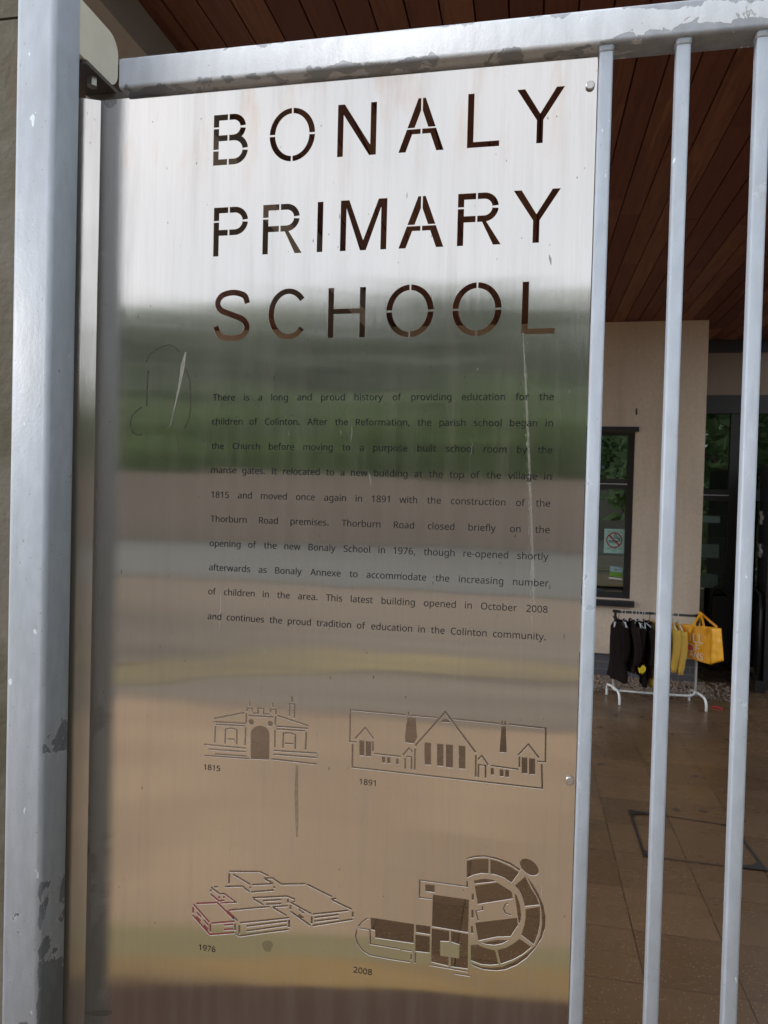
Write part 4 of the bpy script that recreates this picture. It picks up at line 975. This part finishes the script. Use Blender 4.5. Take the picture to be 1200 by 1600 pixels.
G_LIST = [
 (.030, .62, .72, .14, .34, .036, 'cloth_dark', 'dark_dress', 'longest dark brown pinafore dress at left end of the rack', 0.0, 'dress', GT, .20),
 (.085, .25, 0, .13, .05, .026, 'cloth_dark', 'dark_sweatshirt', 'dark brown sweatshirt hanging second from left end of the rack', .30, 'sweatshirt', GT - .005, .34),
 (.145, .45, 0, .15, .05, .030, 'cloth_plum', 'dark_sweatshirt', 'plum brown long-sleeved sweatshirt hanging third from left on the rack', .33, 'sweatshirt', GT + .004, .29),
 (.205, .30, 0, .13, .08, .026, 'cloth_dark', 'dark_cardigan', 'dark brown cardigan with pale collar edge in middle of the dark clothes', .30, 'cardigan', GT - .003, .27),
 (.255, .20, 0, .13, .15, .026, 'cloth_dark', 'dark_dress', 'dark brown pinafore dress reaching low beside the yellow dresses', 0.0, 'dress', GT, .17),
 (.300, .40, 0, .14, .05, .028, 'cloth_plum', 'dark_sweatshirt', 'plum brown sweatshirt nearest the yellow dresses on the rack', .32, 'sweatshirt', GT - .006, .26),
 (.340, .50, 0, .12, .18, .030, 'cloth_yellow', 'yellow_dress', 'long yellow dress hanging next to the dark clothes', .16, 'dress', GT, .17),
 (.385, .30, 0, .13, .12, .030, 'cloth_yellow', 'yellow_dress', 'long yellow dress hanging mostly behind the middle gate bar', .28, 'dress', GT + .003, .18),
 (.420, .15, 0, .12, .05, .026, 'cloth_dark', 'dark_sweatshirt', 'dark sweatshirt between yellow dresses behind the middle gate bar', .30, 'sweatshirt', GT, .38),
 (.495, .36, 0, .13, .06, .030, 'cloth_yellow', 'yellow_sweatshirt', 'yellow sweatshirt right of middle gate bar, farther from the amber bag', .36, 'sweatshirt', GT - .004, .38),
 (.540, .44, 0, .13, .06, .026, 'cloth_yellow', 'yellow_sweatshirt', 'yellow long-sleeved sweatshirt hanging closest to the amber bag', .37, 'sweatshirt', GT - .012, .38)]
HL = ['hanger holding the longest dark dress at left end', 'hanger of the second dark sweatshirt from left end', 'hanger of the third garment from left end, plum brown', 'hanger holding the dark cardigan with pale collar', 'hanger of the low hanging dark dress beside yellow dresses', 'hanger of the plum sweatshirt nearest the yellow dresses',
      'hanger holding the yellow dress next to dark clothes', 'hanger of yellow dress behind the middle gate bar', 'hanger of dark sweatshirt behind the middle gate bar', 'hanger of the yellow sweatshirt right of middle bar', 'hanger of the yellow sweatshirt closest to amber bag']
for i, (dx, yaw, _, hw, fl, th, mat, nm, lab, slv, cat, top, bot) in enumerate(G_LIST):
    garment(nm, xl + dx, yaw - .28, top, bot, hw, fl, th, mat, lab, slv, cat, seed=i + 2)
    hanger(xl + dx, yaw - .28, 'black' if i in (0, 5, 8) else 'wire', ('black ' if i in (0, 5, 8) else 'pale ') + HL[i])
for k, (dx, lab) in enumerate(((.055, 'empty pale hanger near left end of the rack rail'), (.175, 'empty pale hanger between third and fourth dark garments'), (.23, 'empty pale hanger above the dark cardigan and low dress'))):
    hanger(xl + dx, .3 + .2 * k, 'wire', lab)
ys = MB(); yo = [(420, 684), (446, 690), (474, 655), (486, 668), (499, 690), (494, 722), (470, 750), (448, 742), (430, 740), (426, 712)]
yo = [P(930 + .15833 * x_, 935 + .15833 * y_, 5.585) for x_, y_ in yo]; yc = sum((Vector(v) for v in yo), Vector()) / len(yo)
ys.loft([[yc + (v - yc) * k_ + Vector((.004 * math.sin(5 * i_), d_ + .006 * math.sin(3 * i_), 0)) for i_, v in enumerate(yo)] for k_, d_ in ((.55, -.022), (.9, -.014), (1, 0), (.9, .016))])
tag(ys.build('yellow_sock_bundle', 'cloth_bright'), 'bright yellow folded cloth poking out below the dark sweatshirts', 'cloth')

# ------------------------------------------------------------------ shopping bag hanging on the rack end
bag = empty('shopping_bag', (1.55, 5.65, .42), 'large amber shopping bag with white lettering hanging on rack end', 'bag')
A0, A1 = Vector((1.345, 5.735, .735)), Vector((1.36, 5.73, .455))
B0, B1 = Vector((1.592, 5.575, .735)), Vector((1.590, 5.56, .425))
C0, C1 = Vector((1.700, 5.70, .722)), Vector((1.728, 5.69, .440))
D0, D1 = A0 + (C0 - B0), A1 + (C1 - B1)
def grid(mb, c00, c10, c11, c01, nu, nv, bulge, seed):
    r_ = random.Random(seed); n_ = (c10 - c00).cross(c01 - c00).normalized(); vs = []
    amp = [[r_.uniform(-1, 1) for _ in range(nv + 1)] for _ in range(nu + 1)]
    for i in range(nu + 1):
        for j in range(nv + 1):
            u, v_ = i / nu, j / nv; e = math.sin(math.pi * u) * math.sin(math.pi * v_)
            p = c00 * (1 - u) * (1 - v_) + c10 * u * (1 - v_) + c11 * u * v_ + c01 * (1 - u) * v_
            vs.append(p + n_ * (bulge * e + amp[i][j] * .005 * min(1, 3 * e) + .006 * e * math.sin(9 * u + 7 * v_ + seed)))
    mb.add(vs, [(i * (nv + 1) + j, (i + 1) * (nv + 1) + j, (i + 1) * (nv + 1) + j + 1, i * (nv + 1) + j + 1) for i in range(nu) for j in range(nv)], 0, True)
mb = MB()
grid(mb, A0, B0, B1, A1, 14, 14, -.006, 1); grid(mb, B0, C0, C1, B1, 8, 14, -.008, 2); grid(mb, C0, D0, D1, C1, 14, 14, -.006, 3); grid(mb, D0, A0, A1, D1, 8, 14, -.006, 4)
grid(mb, A1, B1, C1, D1, 8, 8, .012, 5); grid(mb, A0, B0, C0, D0, 8, 8, -.02, 6)
mb.build('bag_body', 'bag', bag)
un = (B0 - A0).normalized(); dn_ = (B1 - B0).normalized(); fn = un.cross(dn_).normalized()
if fn.dot(CAM - B0) < 0: fn = -fn
FL = (B0 - A0).length; FH = (B1 - B0).length
def onface(u, v, off=.016): return A0 + (B0 - A0) * u + (A1 - A0) * v * (1 - u) + (B1 - B0) * v * u + fn * off
def bagtext(mb, txt, u0, u1, v_base, hgt):
    v, f = glyphs(txt, .05); w0, w1 = width(v); zmax = max(p[1] for p in v)
    mb.add([onface(u0 + (p[0] - w0) / (w1 - w0) * (u1 - u0), v_base - p[1] / zmax * hgt) for p in v], f)
mb = MB(); bagtext(mb, "FULL", .06, .78, .47, .26); bagtext(mb, "F", .55, .68, .72, .20); bagtext(mb, "BEANS", .10, .78, .94, .20)
mb.build('lettering', 'bag_print', bag)
mb = MB(); mb.add([onface(.38 + .135 * math.cos(a), .65 + .115 * math.sin(a), .0155) for a in [2 * math.pi * k / 24 for k in range(24)]], [list(range(24))]); mb.build('disc_rim', 'bag_print', bag)
mb = MB(); mb.add([onface(.38 + .112 * math.cos(a), .65 + .094 * math.sin(a), .0165) for a in [2 * math.pi * k / 24 for k in range(24)]], [list(range(24))]); mb.build('pink_disc', 'pink', bag)
def strap(pts, wd=.024):
    m_ = MB(); ps = catmull3(pts, 6); L = []
    for i, p in enumerate(ps):
        t = (ps[min(i + 1, len(ps) - 1)] - ps[max(i - 1, 0)]).normalized(); s_ = t.cross(fn).normalized() * wd / 2
        L.append([p + s_ - fn * .0015, p - s_ - fn * .0015, p - s_ + fn * .0015, p + s_ + fn * .0015])
    m_.loft(L, 0, False); return m_.build('handle', 'bag', bag)
strap([onface(.34, .45, .018), onface(.42, .1, .022), Vector((xr + .010, 5.715, ZR + .014)), Vector((xr + .018, 5.715, ZR + .016)), onface(.80, -.05, .022), onface(.82, .2, .018)], .020)
strap([onface(.5, .0, -.10), Vector((xr + .020, 5.78, ZR + .014)), Vector((xr + .035, 5.78, ZR + .014)), onface(1.02, -.02, -.11)], .020)

# ------------------------------------------------------------------ across the street: wall and trees (seen in the steel and the glass)
fwl = MB()
for k in range(22):
    x0 = -33 + k * 3.0; fwl.box((x0, -26.6, -.13), (x0 + 2.99, -26.1, 2.55 + .12 * ((k * 5) % 3)))
tag(fwl.build('boundary_wall', 'farwall'), 'pinkish stone boundary wall across the street reflected in the steel', 'wall')
def tree_mesh(h, rw, crown0, n, seed, lsize):
    r_ = random.Random(seed); tk = MB()
    tk.tube([(0, 0, -.1), (.05, .03, h * .2), (-.04, .05, h * .45), (.05, 0, h * .75)], [h * .030, h * .024, h * .018, h * .006], 9)
    for k in range(7):
        a = r_.uniform(0, 6.28); z = h * r_.uniform(.22, .55); l = rw * r_.uniform(.6, .95)
        tk.tube([(0, 0, z), (math.cos(a) * l * .5, math.sin(a) * l * .5, z + h * .10), (math.cos(a) * l, math.sin(a) * l, z + h * .24)], [h * .012, h * .008, h * .003], 6)
    cr = MB(); cl = []
    for k in range(26):
        a = r_.uniform(0, 6.28); u = r_.uniform(0, 1); z = crown0 + (h - crown0) * u; rad = rw * math.sqrt(max(.05, 1 - (2 * u - .85) ** 2 * .8)) * r_.uniform(.25, .95)
        cl.append((Vector((math.cos(a) * rad, math.sin(a) * rad, z)), rw * r_.uniform(.28, .46)))
    for i in range(n):
        c, rr_ = cl[i % len(cl)]; d_ = Vector((r_.gauss(0, 1), r_.gauss(0, 1), r_.gauss(0, 1))).normalized() * rr_ * r_.uniform(.5, 1.05)
        p = c + d_; u = Vector((r_.gauss(0, 1), r_.gauss(0, 1), r_.gauss(0, .6))).normalized(); v = u.orthogonal().normalized(); s_ = lsize * r_.uniform(.6, 1.3)
        cr.add([p - u * s_, p + v * s_ * .5, p + u * s_, p - v * s_ * .5], [(0, 1, 2, 3)])
    def raw(mb, nm):
        me_ = bpy.data.meshes.new(nm); me_.from_pydata(mb.v, [], mb.f); me_.update(); return me_
    return raw(tk, 'trunk'), raw(cr, 'crown')
near = [tree_mesh(5.9, 2.6, .5, 9000, s_, .17) for s_ in (1, 2)]
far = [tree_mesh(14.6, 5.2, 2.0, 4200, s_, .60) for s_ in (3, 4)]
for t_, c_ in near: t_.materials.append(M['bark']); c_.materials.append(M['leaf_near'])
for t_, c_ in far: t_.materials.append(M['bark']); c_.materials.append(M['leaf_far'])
def tree(x, y, var, rz, s_, grp, lab):
    root = empty('tree', (x, y, -.13), lab, 'tree', grp); root.rotation_euler.z = rz; root.scale = (s_, s_, s_)
    for nm, me_ in zip(('trunk', 'crown'), var):
        o = bpy.data.objects.new(nm, me_); COL.objects.link(o); o.parent = root
rt = random.Random(21)
for k in range(11): tree(-29 + k * 4.1 + rt.uniform(-.5, .5), -29.2 + rt.uniform(-.8, .8), near[k % 2], rt.uniform(0, 6), rt.uniform(.92, 1.08), 'bright green trees behind the boundary wall', 'bright green bushy tree reflected in the sign, behind the stone wall')
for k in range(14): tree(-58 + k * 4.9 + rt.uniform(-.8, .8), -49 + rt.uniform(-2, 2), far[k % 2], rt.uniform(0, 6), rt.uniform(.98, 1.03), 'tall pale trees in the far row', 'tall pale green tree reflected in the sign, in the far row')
for x, y, k in ((-10.6, -9.6, 1.0),):
    tree(x, y, near[int(-x) % 2], x * 1.3, k, None, 'lone leafy green street tree left of the gate, reflected at the sign edge')
tree(5.4, -3.4, near[1], 1.2, 1.3, None, 'unseen leafy green tree added right of the gate to shade the post')  # added out of view to keep sky light off the post's right side
